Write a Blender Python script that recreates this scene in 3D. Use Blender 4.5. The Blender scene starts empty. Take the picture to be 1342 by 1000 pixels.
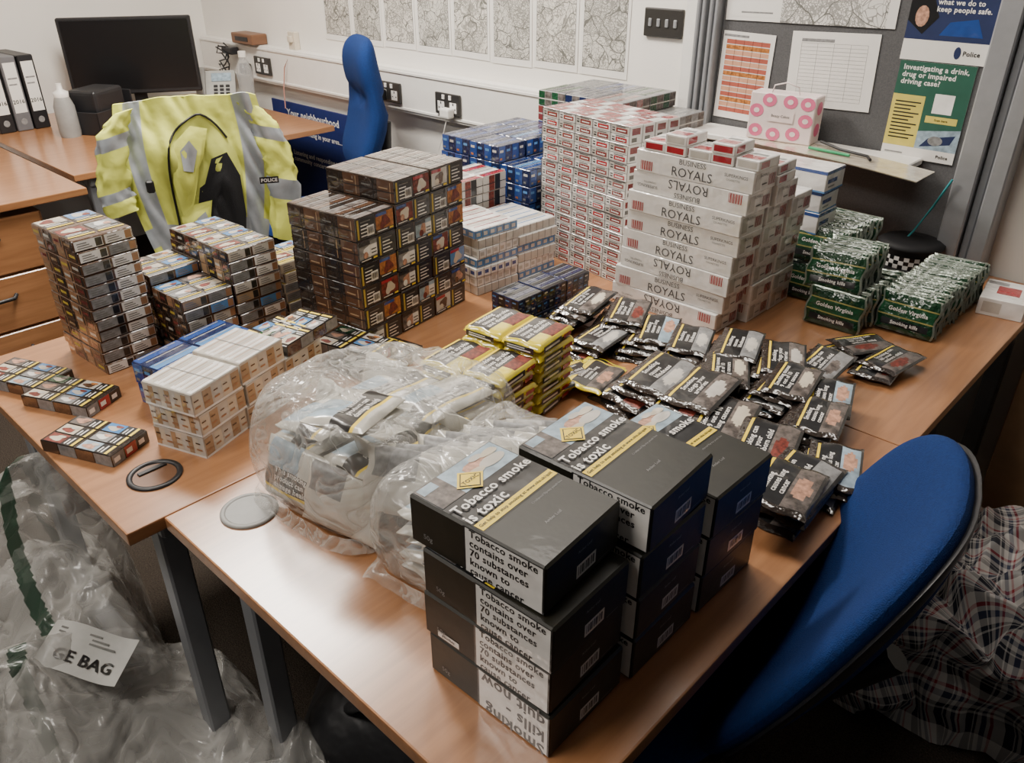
import bpy, bmesh, math, random
from mathutils import Matrix, Vector, Euler, noise
random.seed(7)
R=math.radians
SC=bpy.context.scene.collection
T0=0.73
# ------------------------------------------------------------------ materials
MATS={}
def mat(name,col,rough=.55,metal=0.,var=.08,vscale=30.,bump=0.,bscale=60.,alpha=1.,spec=.5,coat=0.,emit=0.,vec=None):
    if name in MATS: return MATS[name]
    m=bpy.data.materials.new(name); m.use_nodes=True
    nt=m.node_tree; b=nt.nodes["Principled BSDF"]
    b.inputs["Roughness"].default_value=rough; b.inputs["Metallic"].default_value=metal
    b.inputs["Specular IOR Level"].default_value=spec
    b.inputs["Coat Weight"].default_value=coat; b.inputs["Coat Roughness"].default_value=.06
    tc=nt.nodes.new("ShaderNodeTexCoord"); src=tc.outputs["Object"]
    if vec:
        mp=nt.nodes.new("ShaderNodeMapping"); mp.inputs["Scale"].default_value=vec
        nt.links.new(src,mp.inputs[0]); src=mp.outputs[0]
    n=nt.nodes.new("ShaderNodeTexNoise"); n.inputs["Scale"].default_value=vscale; n.inputs["Detail"].default_value=3
    nt.links.new(src,n.inputs["Vector"])
    r=nt.nodes.new("ShaderNodeValToRGB")
    r.color_ramp.elements[0].position=.3; r.color_ramp.elements[1].position=.7
    r.color_ramp.elements[0].color=[max(0,c*(1-var)) for c in col]+[1]
    r.color_ramp.elements[1].color=[min(1,c*(1+var)) for c in col]+[1]
    nt.links.new(n.outputs["Fac"],r.inputs[0]); nt.links.new(r.outputs[0],b.inputs["Base Color"])
    if bump:
        n2=nt.nodes.new("ShaderNodeTexNoise"); n2.inputs["Scale"].default_value=bscale; n2.inputs["Detail"].default_value=2
        nt.links.new(tc.outputs["Object"],n2.inputs["Vector"])
        bp=nt.nodes.new("ShaderNodeBump"); bp.inputs["Strength"].default_value=bump; bp.inputs["Distance"].default_value=.01
        nt.links.new(n2.outputs["Fac"],bp.inputs["Height"]); nt.links.new(bp.outputs[0],b.inputs["Normal"])
        nt.links.new(bp.outputs[0],b.inputs["Coat Normal"])
    if alpha<1: b.inputs["Alpha"].default_value=alpha
    if emit:
        b.inputs["Emission Color"].default_value=list(col)+[1]; b.inputs["Emission Strength"].default_value=emit
    MATS[name]=m; return m
def filmmat(name,haze,tint,fres=.45,crease=.35,sc=22,rough=.14,bd=.03,coat=1.):
    """thin clear polythene: transparent sheet with glossy, milky creases"""
    m=bpy.data.materials.new(name); m.use_nodes=True; nt=m.node_tree; b=nt.nodes["Principled BSDF"]; out=nt.nodes["Material Output"]
    N=nt.nodes.new; L=nt.links.new
    b.inputs["Base Color"].default_value=(*tint,1); b.inputs["Roughness"].default_value=rough; b.inputs["Specular IOR Level"].default_value=.7
    b.inputs["Coat Weight"].default_value=coat; b.inputs["Coat Roughness"].default_value=.12
    tc=N("ShaderNodeTexCoord")
    n=N("ShaderNodeTexNoise"); n.inputs["Scale"].default_value=sc; n.inputs["Detail"].default_value=2; n.inputs["Distortion"].default_value=1.2; L(tc.outputs["Object"],n.inputs["Vector"])
    s=N("ShaderNodeMath"); s.operation='SUBTRACT'; s.inputs[1].default_value=.5; L(n.outputs["Fac"],s.inputs[0])
    a=N("ShaderNodeMath"); a.operation='ABSOLUTE'; L(s.outputs[0],a.inputs[0])
    mr=N("ShaderNodeMapRange"); mr.inputs["From Min"].default_value=0; mr.inputs["From Max"].default_value=.05; mr.inputs["To Min"].default_value=crease; mr.inputs["To Max"].default_value=0; L(a.outputs[0],mr.inputs["Value"])
    bp=N("ShaderNodeBump"); bp.inputs["Strength"].default_value=1.; bp.inputs["Distance"].default_value=bd; L(a.outputs[0],bp.inputs["Height"]); L(bp.outputs[0],b.inputs["Normal"]); L(bp.outputs[0],b.inputs["Coat Normal"])
    lw=N("ShaderNodeLayerWeight"); lw.inputs["Blend"].default_value=.35; L(bp.outputs[0],lw.inputs["Normal"])
    m1=N("ShaderNodeMath"); m1.operation='MULTIPLY_ADD'; m1.inputs[1].default_value=fres; m1.inputs[2].default_value=haze; L(lw.outputs["Facing"],m1.inputs[0])
    m2=N("ShaderNodeMath"); m2.operation='ADD'; m2.use_clamp=True; L(m1.outputs[0],m2.inputs[0]); L(mr.outputs[0],m2.inputs[1])
    t=N("ShaderNodeBsdfTransparent"); mx=N("ShaderNodeMixShader"); L(m2.outputs[0],mx.inputs[0]); L(t.outputs[0],mx.inputs[1]); L(b.outputs[0],mx.inputs[2]); L(mx.outputs[0],out.inputs[0])
    return m
K=dict(rough=.2,bump=.32,bscale=24,coat=1.)   # cellophane-wrapped print
WHITE=mat("print_white",(.80,.78,.75),**K); OFF=mat("print_offwhite",(.54,.51,.46),**K)
CREAM=mat("print_cream",(.60,.53,.42),**K)
BLACK=mat("print_black",(.010,.010,.011),rough=.3,bump=.2,bscale=28,coat=.6)
BOXB=mat("box_olive_black",(.014,.013,.008),rough=.42,var=.2,bump=.03,coat=0.1)
YEL=mat("print_yellow",(.80,.58,.04),rough=.4); YELL=mat("print_lemon",(.74,.60,.03),**K)
YELD=mat("print_dull_yellow",(.45,.34,.05),rough=.4)
RED=mat("print_red",(.36,.02,.03),**K); BLUE=mat("print_blue",(.02,.06,.24),**K)
REDD=mat("print_muted_red",(.20,.035,.035),**K)
BLUEL=mat("print_light_blue",(.09,.24,.50),**K); NAVY=mat("print_navy",(.010,.018,.07),**K)
BROWN=mat("print_brown",(.09,.045,.026),**K); BROWND=mat("print_dark_brown",(.025,.017,.013),**K)
COPPER=mat("print_copper",(.36,.19,.10),rough=.35,metal=.25,bump=.1,coat=.5)
TAN=mat("print_tan",(.36,.24,.14),**K)
FLESH=mat("print_flesh",(.46,.25,.17),rough=.35,var=.4,vscale=120); DKRED=mat("print_dark_red",(.16,.03,.02),rough=.35,var=.6,vscale=150)
GREY=mat("print_grey",(.22,.22,.22),rough=.35,var=.3,vscale=90); PALE=mat("print_pale_blue",(.28,.37,.44),rough=.35,var=.3,vscale=60)
ORANGE=mat("print_orange",(.40,.15,.04),rough=.35,var=.5,vscale=120); GREENP=mat("print_green",(.005,.036,.014),rough=.25,bump=.6,bscale=50,coat=.5)
GREENL=mat("print_green_light",(.010,.065,.026),rough=.25,bump=.6,bscale=50,coat=.5); GOLDG=mat("print_green_gold",(.30,.26,.08),rough=.35)
SILV=mat("foil_silver",(.28,.32,.27),rough=.3,metal=.5,bump=.4,bscale=70); POUCHB=mat("pouch_dark_foil",(.026,.019,.016),rough=.2,bump=.5,bscale=50,coat=1.,var=.3)
GREYT=mat("print_small_grey",(.15,.15,.14),rough=.5); ROYT=mat("print_lettering_grey",(.07,.07,.075),rough=.4)
DULLP=mat("print_dull_picture",(.12,.10,.09),rough=.3,var=.7,vscale=90)
def woodmat():
    m=bpy.data.materials.new("beech_laminate"); m.use_nodes=True; nt=m.node_tree; b=nt.nodes["Principled BSDF"]
    tc=nt.nodes.new("ShaderNodeTexCoord"); mp=nt.nodes.new("ShaderNodeMapping"); mp.inputs["Scale"].default_value=(22,1.6,22)
    nt.links.new(tc.outputs["Object"],mp.inputs[0])
    n=nt.nodes.new("ShaderNodeTexNoise"); n.inputs["Scale"].default_value=3.; n.inputs["Detail"].default_value=6; n.inputs["Distortion"].default_value=.4
    nt.links.new(mp.outputs[0],n.inputs["Vector"])
    r=nt.nodes.new("ShaderNodeValToRGB"); r.color_ramp.elements[0].position=.3; r.color_ramp.elements[1].position=.72
    r.color_ramp.elements[0].color=(.28,.122,.050,1); r.color_ramp.elements[1].color=(.40,.188,.082,1)
    nt.links.new(n.outputs["Fac"],r.inputs[0]); nt.links.new(r.outputs[0],b.inputs["Base Color"])
    b.inputs["Roughness"].default_value=.28; b.inputs["Specular IOR Level"].default_value=.7; b.inputs["Coat Weight"].default_value=.5; b.inputs["Coat Roughness"].default_value=.18
    return m
WOOD=woodmat()
# ------------------------------------------------------------------ mesh builder
TXT={}
def textmesh(s,bold):
    k=(s,bold)
    if k in TXT: return TXT[k]
    c=bpy.data.curves.new("glyphs","FONT"); c.body=s; c.size=1; c.resolution_u=2; c.offset=.022 if bold else 0
    c.space_character=1.06 if bold else 1; c.space_line=.95
    o=bpy.data.objects.new("glyphs",c); SC.objects.link(o)
    bpy.context.view_layer.update()
    me=bpy.data.meshes.new_from_object(o.evaluated_get(bpy.context.evaluated_depsgraph_get()))
    vs=[(v.co.x,v.co.y) for v in me.vertices]; fs=[tuple(p.vertices) for p in me.polygons]
    bpy.data.objects.remove(o); bpy.data.meshes.remove(me); bpy.data.curves.remove(c)
    if not vs: TXT[k]=([],[],0,0); return TXT[k]
    x0=min(v[0] for v in vs);x1=max(v[0] for v in vs);y0=min(v[1] for v in vs);y1=max(v[1] for v in vs)
    cx=(x0+x1)/2;cy=(y0+y1)/2
    TXT[k]=([(x-cx,y-cy) for x,y in vs],fs,x1-x0,y1-y0); return TXT[k]
class MB:
    def __init__(s): s.v=[];s.f=[];s.m=[];s.sm=[];s.mats=[]
    def mi(s,m):
        if m not in s.mats: s.mats.append(m)
        return s.mats.index(m)
    def add(s,vs,fs,m,M=None,smooth=False):
        b=len(s.v)
        for v in vs:
            v=Vector(v)
            s.v.append(M@v if M else v)
        i=s.mi(m) if not isinstance(m,list) else None
        for k,f in enumerate(fs):
            s.f.append([b+q for q in f]); s.m.append(i if i is not None else s.mi(m[k])); s.sm.append(smooth)
        return s
    def box(s,c,d,m,bev=.0012,M=None,seg=1):
        bm=bmesh.new(); bmesh.ops.create_cube(bm,size=1)
        for v in bm.verts: v.co=Vector((v.co.x*d[0]+c[0],v.co.y*d[1]+c[1],v.co.z*d[2]+c[2]))
        if bev: bmesh.ops.bevel(bm,geom=list(bm.edges),offset=min(bev,min(d)*.45),segments=seg,profile=.6,affect='EDGES')
        bm.verts.index_update()
        s.add([v.co.copy() for v in bm.verts],[[v.index for v in f.verts] for f in bm.faces],m,M); bm.free(); return s
    def cyl(s,p0,p1,r0,r1,m,n=16,caps=True,smooth=True):
        p0=Vector(p0);p1=Vector(p1);d=(p1-p0).normalized()
        a=d.orthogonal().normalized();b=d.cross(a)
        vs=[];fs=[]
        for p,r in((p0,r0),(p1,r1)):
            for i in range(n):
                t=2*math.pi*i/n; vs.append(p+(a*math.cos(t)+b*math.sin(t))*r)
        for i in range(n): j=(i+1)%n; fs.append((i,j,n+j,n+i))
        s.add(vs,fs,m,smooth=smooth)
        if caps: s.add(vs,[tuple(range(n-1,-1,-1)),tuple(range(n,2*n))],m)
        return s
    def loft(s,rings,m,closed=True,cap=True,smooth=True):
        n=len(rings[0]);vs=[p for r in rings for p in r];fs=[]
        for k in range(len(rings)-1):
            for i in range(n if closed else n-1):
                j=(i+1)%n; fs.append((k*n+i,k*n+j,(k+1)*n+j,(k+1)*n+i))
        s.add(vs,fs,m,smooth=smooth)
        if cap and closed: s.add(vs,[tuple(range(n-1,-1,-1)),tuple((len(rings)-1)*n+i for i in range(n))],m,smooth=smooth)
        return s
    def tube(s,pts,r,m,n=8,squash=1.):
        rings=[];pts=[Vector(p) for p in pts]
        for k,p in enumerate(pts):
            d=(pts[min(k+1,len(pts)-1)]-pts[max(k-1,0)]).normalized()
            up=Vector((0,0,1)) if abs(d.z)<.9 else Vector((0,1,0))
            a=d.cross(up).normalized();b=a.cross(d)
            rr=r[k] if isinstance(r,(list,tuple)) else r
            rings.append([p+(a*math.cos(2*math.pi*i/n)+b*math.sin(2*math.pi*i/n)*squash)*rr for i in range(n)])
        return s.loft(rings,m)
    def grid(s,fn,nu,nv,m,smooth=True,mfn=None,flip=False):
        vs=[fn(i/nu,j/nv) for j in range(nv+1) for i in range(nu+1)];fs=[];ml=[]
        for j in range(nv):
            for i in range(nu):
                a=j*(nu+1)+i; q=(a,a+1,a+nu+2,a+nu+1)
                fs.append(q[::-1] if flip else q)
                ml.append(mfn((i+.5)/nu,(j+.5)/nv) if mfn else m)
        return s.add(vs,fs,ml,smooth=smooth)
    def pillow(s,w,h,t,m,n=3.2,na=40,nr=8,p=3.,M=None,fn=None,sides=(1,-1)):
        for side in sides:
            vs=[(0,0,side*t/2)];fs=[]
            for k in range(1,nr+1):
                r=math.sin(k/nr*math.pi/2)
                for i in range(na):
                    a=2*math.pi*i/na;c=math.cos(a);q=math.sin(a)
                    x=math.copysign(abs(c)**(2/n),c)*w/2*r;y=math.copysign(abs(q)**(2/n),q)*h/2*r
                    vs.append((x,y,side*t/2*(max(0,1-r**p))**.5))
            for i in range(na):
                j=(i+1)%na; fs.append((0,1+i,1+j) if side>0 else (0,1+j,1+i))
            for k in range(nr-1):
                for i in range(na):
                    j=(i+1)%na;a=1+k*na;b=a+na
                    q=(a+i,b+i,b+j,a+j); fs.append(q if side>0 else q[::-1])
            if fn: vs=[fn(Vector(v)) for v in vs]
            s.add(vs,fs,m,M,smooth=True)
        return s
    def mesh(s,name):
        me=bpy.data.meshes.new(name); me.from_pydata([tuple(v) for v in s.v],[],s.f)
        for m in s.mats: me.materials.append(m)
        me.polygons.foreach_set("material_index",s.m); me.polygons.foreach_set("use_smooth",s.sm)
        me.update(); return me
class Face:
    def __init__(s,mb,o,U,V,w,h):
        s.mb=mb;s.o=Vector(o);s.U=Vector(U).normalized();s.V=Vector(V).normalized();s.N=s.U.cross(s.V);s.w=w;s.h=h
    def pt(s,u,v,l): return s.o+s.U*(u*s.w)+s.V*(v*s.h)+s.N*(.0003*l)
    def rect(s,u0,v0,u1,v1,m,l=1):
        s.mb.add([s.pt(u0,v0,l),s.pt(u1,v0,l),s.pt(u1,v1,l),s.pt(u0,v1,l)],[(0,1,2,3)],m); return s
    def poly(s,pts,m,l=2): s.mb.add([s.pt(u,v,l) for u,v in pts],[tuple(range(len(pts)))],m); return s
    def ell(s,u,v,ru,rv,m,l=3,n=14,wob=0):
        ps=[]
        for i in range(n):
            a=2*math.pi*i/n;k=1+wob*math.sin(3*a+u*20);ps.append((u+ru*k*math.cos(a),v+rv*k*math.sin(a)))
        return s.poly(ps,m,l)
    def text(s,t,u,v,size,m,rot=0,bold=True,l=3,fitw=None,left=False):
        vs,fs,tw,thh=textmesh(t,bold)
        if not vs: return s
        k=size
        if fitw: k=min(size,fitw*s.w/tw)
        c=math.cos(R(rot));q=math.sin(R(rot)); off=tw/2 if left else 0
        o=s.pt(u,v,l)
        s.mb.add([o+s.U*((c*(x+off)-q*y)*k)+s.V*((q*(x+off)+c*y)*k) for x,y in vs],fs,m); return s
def boxfaces(mb,w,d,h,c=(0,0,0)):
    x,y,z=c
    return dict(L=Face(mb,(x-w/2,y-d/2,z),(1,0,0),(0,0,1),w,h),R=Face(mb,(x+w/2,y-d/2,z),(0,1,0),(0,0,1),d,h),
        T=Face(mb,(x-w/2,y-d/2,z+h),(1,0,0),(0,1,0),w,d),
        TY=Face(mb,(x+w/2,y-d/2,z+h),(0,1,0),(-1,0,0),d,w))
def carton(w,d,h,base,draw,bev=.0015):
    mb=MB(); mb.box((0,0,h/2),(w,d,h),base,bev); draw(boxfaces(mb,w,d,h)); return mb
def OB(name,mb,loc=(0,0,0),rot=(0,0,0),parent=None,label=None,cat=None,group=None,kind=None):
    me=mb if isinstance(mb,bpy.types.Mesh) else (mb.mesh(name) if mb else None)
    o=bpy.data.objects.new(name,me); o.location=loc; o.rotation_euler=rot; SC.objects.link(o)
    if parent: o.parent=parent
    if label: o["label"]=label
    if cat: o["category"]=cat
    if group: o["group"]=group
    if kind: o["kind"]=kind
    return o
# ------------------------------------------------------------------ print designs
def barcode(F,u0,v0,u1,v1,l=2):
    F.rect(u0,v0,u1,v1,WHITE,l); n=9
    for i in range(n):
        a=u0+(u1-u0)*(.08+.84*i/n); F.rect(a,v0+(v1-v0)*.2,a+(u1-u0)*(.03+.04*((i*7)%3)/2),v1-(v1-v0)*.15,BLACK,l+1)
PIC=[(DULLP,FLESH),(DKRED,ORANGE),(GREY,DULLP),(GREY,OFF),(DULLP,CREAM),(PALE,FLESH),(DULLP,OFF),(DULLP,DKRED)]
PIC2=[(PALE,FLESH),(DKRED,CREAM),(GREY,WHITE),(CREAM,DKRED),(BLUEL,OFF),(DULLP,FLESH),(OFF,BROWN),(GREENL,CREAM),(ORANGE,DKRED)]
WT=["Smoking\ncauses lung\ncancer","Smoking\nclogs your\narteries","Smoking can\nkill your\nunborn child","Smoking\ncauses\nblindness","Smoking causes\n9 out of 10\nlung cancers"]
def warn(F,u0,v0,u1,v1,k,l=1):
    a,b=PIC2[k%len(PIC2)];du=u1-u0;dv=v1-v0
    F.rect(u0,v0,u1,v1,BLACK,l)
    F.rect(u0+du*.03,v0+dv*.42,u1-du*.03,v0+dv*.97,a,l+1)
    F.ell(u0+du*(.4+.05*(k%3)),v0+dv*.7,du*.27,dv*.19,b,l+2,wob=.18)
    F.ell(u0+du*.68,v0+dv*.6,du*.14,dv*.12,PIC[(k+3)%8][1],l+3,wob=.1)
    F.rect(u0+du*.03,v0+dv*.03,u1-du*.03,v0+dv*.11,YEL,l+2)
    for q in range(2): F.rect(u0+du*.1,v0+dv*(.2+.1*q),u0+du*(.85-.2*q),v0+dv*(.245+.1*q),WHITE,l+2)
def packrow(F,n,ms,l=1,v0=0,v1=1,gap=.06,line=None):
    for i in range(n):
        a=(i+gap)/n;b=(i+1-gap)/n
        F.rect(a,v0+.03,b,v1-.03,ms[i%len(ms)],l)
        if line: F.rect(a+(b-a)*.15,v0+(v1-v0)*.1,a+(b-a)*.3,v0+(v1-v0)*.9,line,l+1)
def d_black(k):
    def f(F):
        packrow(F['T'],9,[BROWN,BROWND,DULLP],1,gap=.05,line=OFF if k%2 else GREY)
        for q in range(2): F['T'].rect(0,.48,1,.5,BLACK,3)
        packrow(F['L'],4,[BROWND,BROWN],1,gap=.02)
        F['L'].rect(.0,.46,1,.5,BLACK,3)
        for i in range(4):
            F['L'].rect(i/4+.03,.60,i/4+.16,.66,TAN if i%2 else GREYT,2); F['L'].rect(i/4+.03,.14,i/4+.15,.18,GREYT,2)
            F['L'].rect(i/4+.19,.1,i/4+.2,.9,TAN if (i+k)%2 else BLACK,2)
        G=F['R']
        for i in range(2):
            u=i*.5
            if (i+k)%2==0:
                G.rect(u+.02,.05,u+.48,.95,BLACK,1); G.rect(u+.04,.08,u+.085,.92,YELD,2)
                for q in range(5): G.rect(u+.13,.15+.15*q,u+.38-.06*(q%2),.20+.15*q,WHITE if q<4 else GREYT,2)
                if k%2==0: barcode(G,u+.28,.12,u+.46,.55,3)
            else:
                a,b=PIC2[(k*2+i)%9]; G.rect(u+.02,.08,u+.48,.92,a,1); G.ell(u+.26,.5,.12,.25,b,2,wob=.2); G.ell(u+.18,.35,.06,.15,PIC2[(k+4)%9][1],3)
                G.rect(u+.02,.78,u+.3,.92,[RED,BLACK,BLUE][k%3],4)
                G.rect(u+.02,.08,u+.48,.2,BLACK,4); G.rect(u+.05,.12,u+.3,.16,WHITE,5); G.rect(u+.36,.1,u+.46,.18,YEL,5)
                if k%3==1: G.rect(u+.30,.25,u+.47,.75,WHITE,4); G.rect(u+.32,.35,u+.45,.4,BLACK,5); G.rect(u+.32,.5,u+.45,.55,BLACK,5)
    return f
def d_flat(k,side=COPPER,top=BROWN,base2=BROWN,rc=WHITE):
    def f(F):
        T=F['TY']
        for i in range(2):
            for j in range(2):
                T.rect(i*.5+.01,j*.5+.01,i*.5+.49,j*.5+.49,top,1); warn(T,i*.5+.02,j*.5+.10,i*.5+.48,j*.5+.49,k+i+2*j,l=2)
        packrow(F['L'],4,[side,base2],1,gap=.02)
        for i in range(4): F['L'].rect(i/4+.03,.35,i/4+.17,.6,[TAN,YELD,OFF,REDD][(i+k)%4],2); F['L'].rect(i/4+.19,.1,i/4+.22,.9,BLACK,2)
        G=F['R']
        for i in range(2):
            G.rect(i*.5+.02,.1,i*.5+.48,.9,rc if (k+i)%3 else GREY,1)
            for q in range(3): G.rect(i*.5+.06,.22+.2*q,i*.5+.3-.04*q,.3+.2*q,GREYT,2)
            G.rect(i*.5+.36,.15,i*.5+.47,.85,COPPER if i else BLACK,2)
    return f
def d_gold(k):
    def f(F):
        packrow(F['T'],9,[WHITE,OFF,WHITE],1,gap=.09,line=COPPER if k else TAN)
        F['T'].rect(0,.49,1,.505,GREYT,4)
        for G in (F['L'],F['R']):
            packrow(G,9 if G is F['L'] else 5,[TAN,CREAM,OFF] if k else [CREAM,TAN,OFF],1,gap=.06)
            G.rect(0,.0,1,.10,WHITE,2); G.rect(0,.88,1,.96,OFF,2)
            for i in range(5): G.rect(i/5+.03,.3,i/5+.14,.38,COPPER,3); G.rect(i/5+.03,.6,i/5+.12,.66,BROWN,3)
    return f
def d_berk(k):
    def f(F):
        G=F['L']
        for i in range(5):
            u=i/5
            G.rect(u,0,u+.008,1,ROYT,4)
            for q in range(2):
                v=q*.5
                G.rect(u+.012,v+.05,u+.190,v+.46,OFF if (i+k+q)%2 else WHITE,1)
                G.rect(u+.06,v+.09,u+.180,v+.33,REDD if (k+i+q)%4 else RED,2)
                G.rect(u+.080,v+.17,u+.165,v+.23,WHITE,3)
                G.rect(u+.02,v+.12,u+.05,v+.20,BLACK,2); G.rect(u+.02,v+.26,u+.05,v+.33,ROYT,2); G.rect(u+.06,v+.37,u+.16,v+.42,ROYT,2)
            G.text("Berkeley",u+.12,.20,.007,WHITE,l=5,fitw=.09)
        G.rect(0,.95,1,1,ROYT,4); G.rect(0,.48,1,.51,ROYT,4)
        G=F['R']
        for i in range(2): G.rect(i/2,0,i/2+.02,1,GREYT,2); G.rect(i/2+.1,.5,i/2+.42,.85,REDD,2); G.rect(i/2+.1,.12,i/2+.3,.35,GREYT,2)
        T=F['T']
        for i in range(10):
            T.rect(i/10,0,i/10+.006,1,GREYT,2)
            for q in range(2): T.rect(i/10+.012,.04+.48*q,i/10+.094,.48+.48*q,RED if (i+q+k)%3 else WHITE,1)
            T.rect(i/10+.03,.2,i/10+.07,.3,WHITE,3)
    return f
def d_roy(inv):
    def f(F):
        G=F['L']; r=180 if inv else 0; c=(lambda u,v:(1-u,1-v)) if inv else (lambda u,v:(u,v))
        u,v=c(.5,.32); G.text("ROYALS",u,v,.029,ROYT,rot=r,bold=False)
        u,v=c(.5,.80); G.text("BUSINESS",u,v,.0165,ROYT,rot=r,bold=False)
        u,v=c(.86,.66); G.text("SUPERKINGS",u,v,.010,ROYT,rot=r,bold=False)
        u,v=c(.84,.46); G.text("CIGARETTES",u,v,.006,GREYT,rot=r,bold=False)
        u,v=c(.10,.3); barcode_red(G,u-.055,v-.22,u+.055,v+.22)
        G=F['R']
        G.rect(.08,.14,.3,.86,OFF,1); barcode_red(G,.62,.2,.92,.7)
        G.text("ROYALS",.42,.75,.009,GREYT,bold=False); G.rect(.36,.3,.56,.36,GREYT,2)
        T=F['T']; T.text("ROYALS",.5,.5,.04,GREYT,bold=False); T.rect(.1,.15,.3,.3,OFF,1)
    return f
def barcode_red(F,u0,v0,u1,v1):
    for i in range(10):
        a=u0+(u1-u0)*i/10; F.rect(a,v0,a+(u1-u0)*(.04+.03*(i%2)),v1,RED,2)
def d_wb(k):
    def f(F):
        for g in 'LR':
            G=F[g]; G.rect(0,.84,1,1,BLUE,1); G.rect(0,.0,1,.08,BLUEL,1); G.rect(.1,.4,.6,.6,BLUE,1); G.rect(.15,.2,.5,.28,GREYT,1)
        F['T'].rect(.03,.05,.97,.95,WHITE,1); F['T'].rect(.1,.3,.5,.6,BLUE,2)
    return f
def d_blue(k,a=BLUE,b=NAVY):
    def f(F):
        packrow(F['T'],5,[a,b,BLUEL] if k%2 else [b,a],1,gap=.04,line=GREY)
        for g in 'LR':
            G=F[g]; packrow(G,4,[a,b],1,gap=.03)
            for i in range(4): G.rect(i/4+.04,.6,i/4+.17,.75,OFF if (i+k)%3==0 else BLUEL,2); G.rect(i/4+.04,.15,i/4+.12,.28,ORANGE if (i+k)%4==0 else GREYT,2)
    return f
def d_bw(k):
    def f(F):
        packrow(F['T'],6,[WHITE,OFF,WHITE],1,gap=.05,line=RED if k%2 else BLUEL)
        for g in 'LR':
            G=F[g]; G.rect(0,.1,1,.9,[WHITE,BLUEL,OFF,WHITE][k%4],1)
            for i in range(6): G.rect(i/6,0,i/6+.012,1,GREYT,2); G.rect(i/6+.03,.3,i/6+.12,.7,BLUE if k%4==0 else OFF,2)
    return f
def d_mix(k):
    c=[BLUE,REDD,GREENL,GREY,NAVY][k%5]
    def f(F):
        packrow(F['T'],4,[c,GREY if k%2 else NAVY],1,gap=.06,line=OFF)
        for g in 'LR':
            G=F[g]; packrow(G,4,[c,DULLP],1,gap=.04); G.rect(0,.42,1,.5,OFF,2)
    return f
def d_rw(k):
    def f(F):
        packrow(F['T'],5,[WHITE,RED,OFF],1,gap=.04,line=BLACK)
        for g in 'LR':
            G=F[g]; packrow(G,4,[OFF,DKRED,BLACK,OFF],1,gap=.03)
            G.rect(0,.45,1,.5,BLACK,2)
    return f
def d_pinks(k):
    def f(F):
        T=F['TY']
        for i in range(3):
            T.rect(i/3+.01,.02,(i+1)/3-.01,.98,BROWND,1); warn(T,i/3+.015,.06,(i+1)/3-.015,.50,k+i*2,l=2); warn(T,i/3+.015,.53,(i+1)/3-.015,.97,k+i*2+1,l=2)
        packrow(F['L'],4,[BROWN,GREY],1,gap=.03); packrow(F['R'],3,[GREY,RED,BLACK],1,gap=.04)
        for i in range(3): F['R'].rect(i/3+.05,.3,i/3+.2,.7,WHITE,2)
    return f
def bank(fn,n,w,d,h,base): return [carton(w,d,h,base,fn(k)).mesh("carton_print") for k in range(n)]
CB=bank(d_black,9,.205,.116,.050,BROWND)
CF=bank(d_flat,4,.178,.122,.0235,BROWN)
CG=bank(d_gold,3,.115,.115,.045,OFF)
CK=bank(d_berk,6,.318,.092,.0445,WHITE)
CR=bank(lambda k:d_roy(k==1),2,.30,.10,.0475,WHITE)
CW=bank(d_wb,2,.28,.10,.052,WHITE)
CU=bank(d_blue,4,.118,.11,.046,NAVY)
CU2=bank(lambda k:d_blue(k,NAVY,BLACK),3,.085,.085,.026,NAVY)
CBW=bank(d_bw,4,.17,.14,.024,WHITE)
CGB=bank(d_mix,5,.108,.14,.045,GREY)
CRW=bank(d_rw,3,.12,.09,.045,OFF)
CP=bank(d_pinks,3,.16,.090,.024,BROWND)
CY=bank(lambda k:d_flat(k,[TAN,BROWN,COPPER,BROWND][k%4],GREYT,BROWND,[WHITE,OFF,TAN,BLUEL][k%4]),4,.12,.12,.024,BROWN)
CYL=bank(lambda k:d_flat(k,CREAM,YELD,OFF,CREAM),2,.12,.12,.024,CREAM)
def J(a): return random.uniform(-a,a)
def put(bank_,x,y,z,rz,label,group,name="cigarette_carton",cat="cigarette carton",k=None,j=.0015,jr=.6):
    me=bank_[random.randrange(len(bank_)) if k is None else k%len(bank_)]
    return OB(name,me,(x+J(j),y+J(j),z),(0,0,R(rz+J(jr))),label=label,cat=cat,group=group)
def stack(bank_,x0,y0,nx,ny,nz,px,py,pz,rz,label,group,z0=T0,nzf=None,cat="cigarette carton",j=.0012,jr=.4,kf=None,name="cigarette_carton"):
    c=math.cos(R(rz));s=math.sin(R(rz))
    for i in range(nx):
        for q in range(ny):
            n=nzf(i,q) if nzf else nz
            for l in range(n):
                lx=(i+.5)*px;ly=(q+.5)*py
                put(bank_,x0+c*lx-s*ly,y0+s*lx+c*ly,z0+l*pz,rz,label,group,name,cat,k=(kf(i,q,l) if kf else None),j=j,jr=jr)
stack(CF,-1.825,.492,1,1,12,.180,.124,.0245,4,"wrapped brown cigarette carton with warning pictures, in a tall stack","brown cartons in the tall stack",j=.003,jr=1.)
stack(CY,-1.80,.635,2,1,7,.122,.122,.0245,4,"wrapped brown and gold cigarette carton in a stepped stack","cartons in the stepped stack",nzf=lambda i,q:7 if i==0 else 6,j=.003,jr=2)
stack(CY,-1.805,.760,2,1,9,.122,.122,.0245,3,"wrapped brown and gold cigarette carton in a stepped stack","cartons in the stepped stack",nzf=lambda i,q:9,j=.003,jr=1)
stack(CYL,-1.71,.905,1,1,6,.122,.122,.0245,3,"pale yellow and cream wrapped cigarette carton","cartons in the stepped stack",j=.003,jr=2)
stack(CG,-1.318,.452,1,3,3,.117,.117,.0455,18,"wrapped white and copper cigarette carton in a low row","white and copper cartons",nzf=lambda i,q:[3,3,2][q],j=.004,jr=2)
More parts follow.
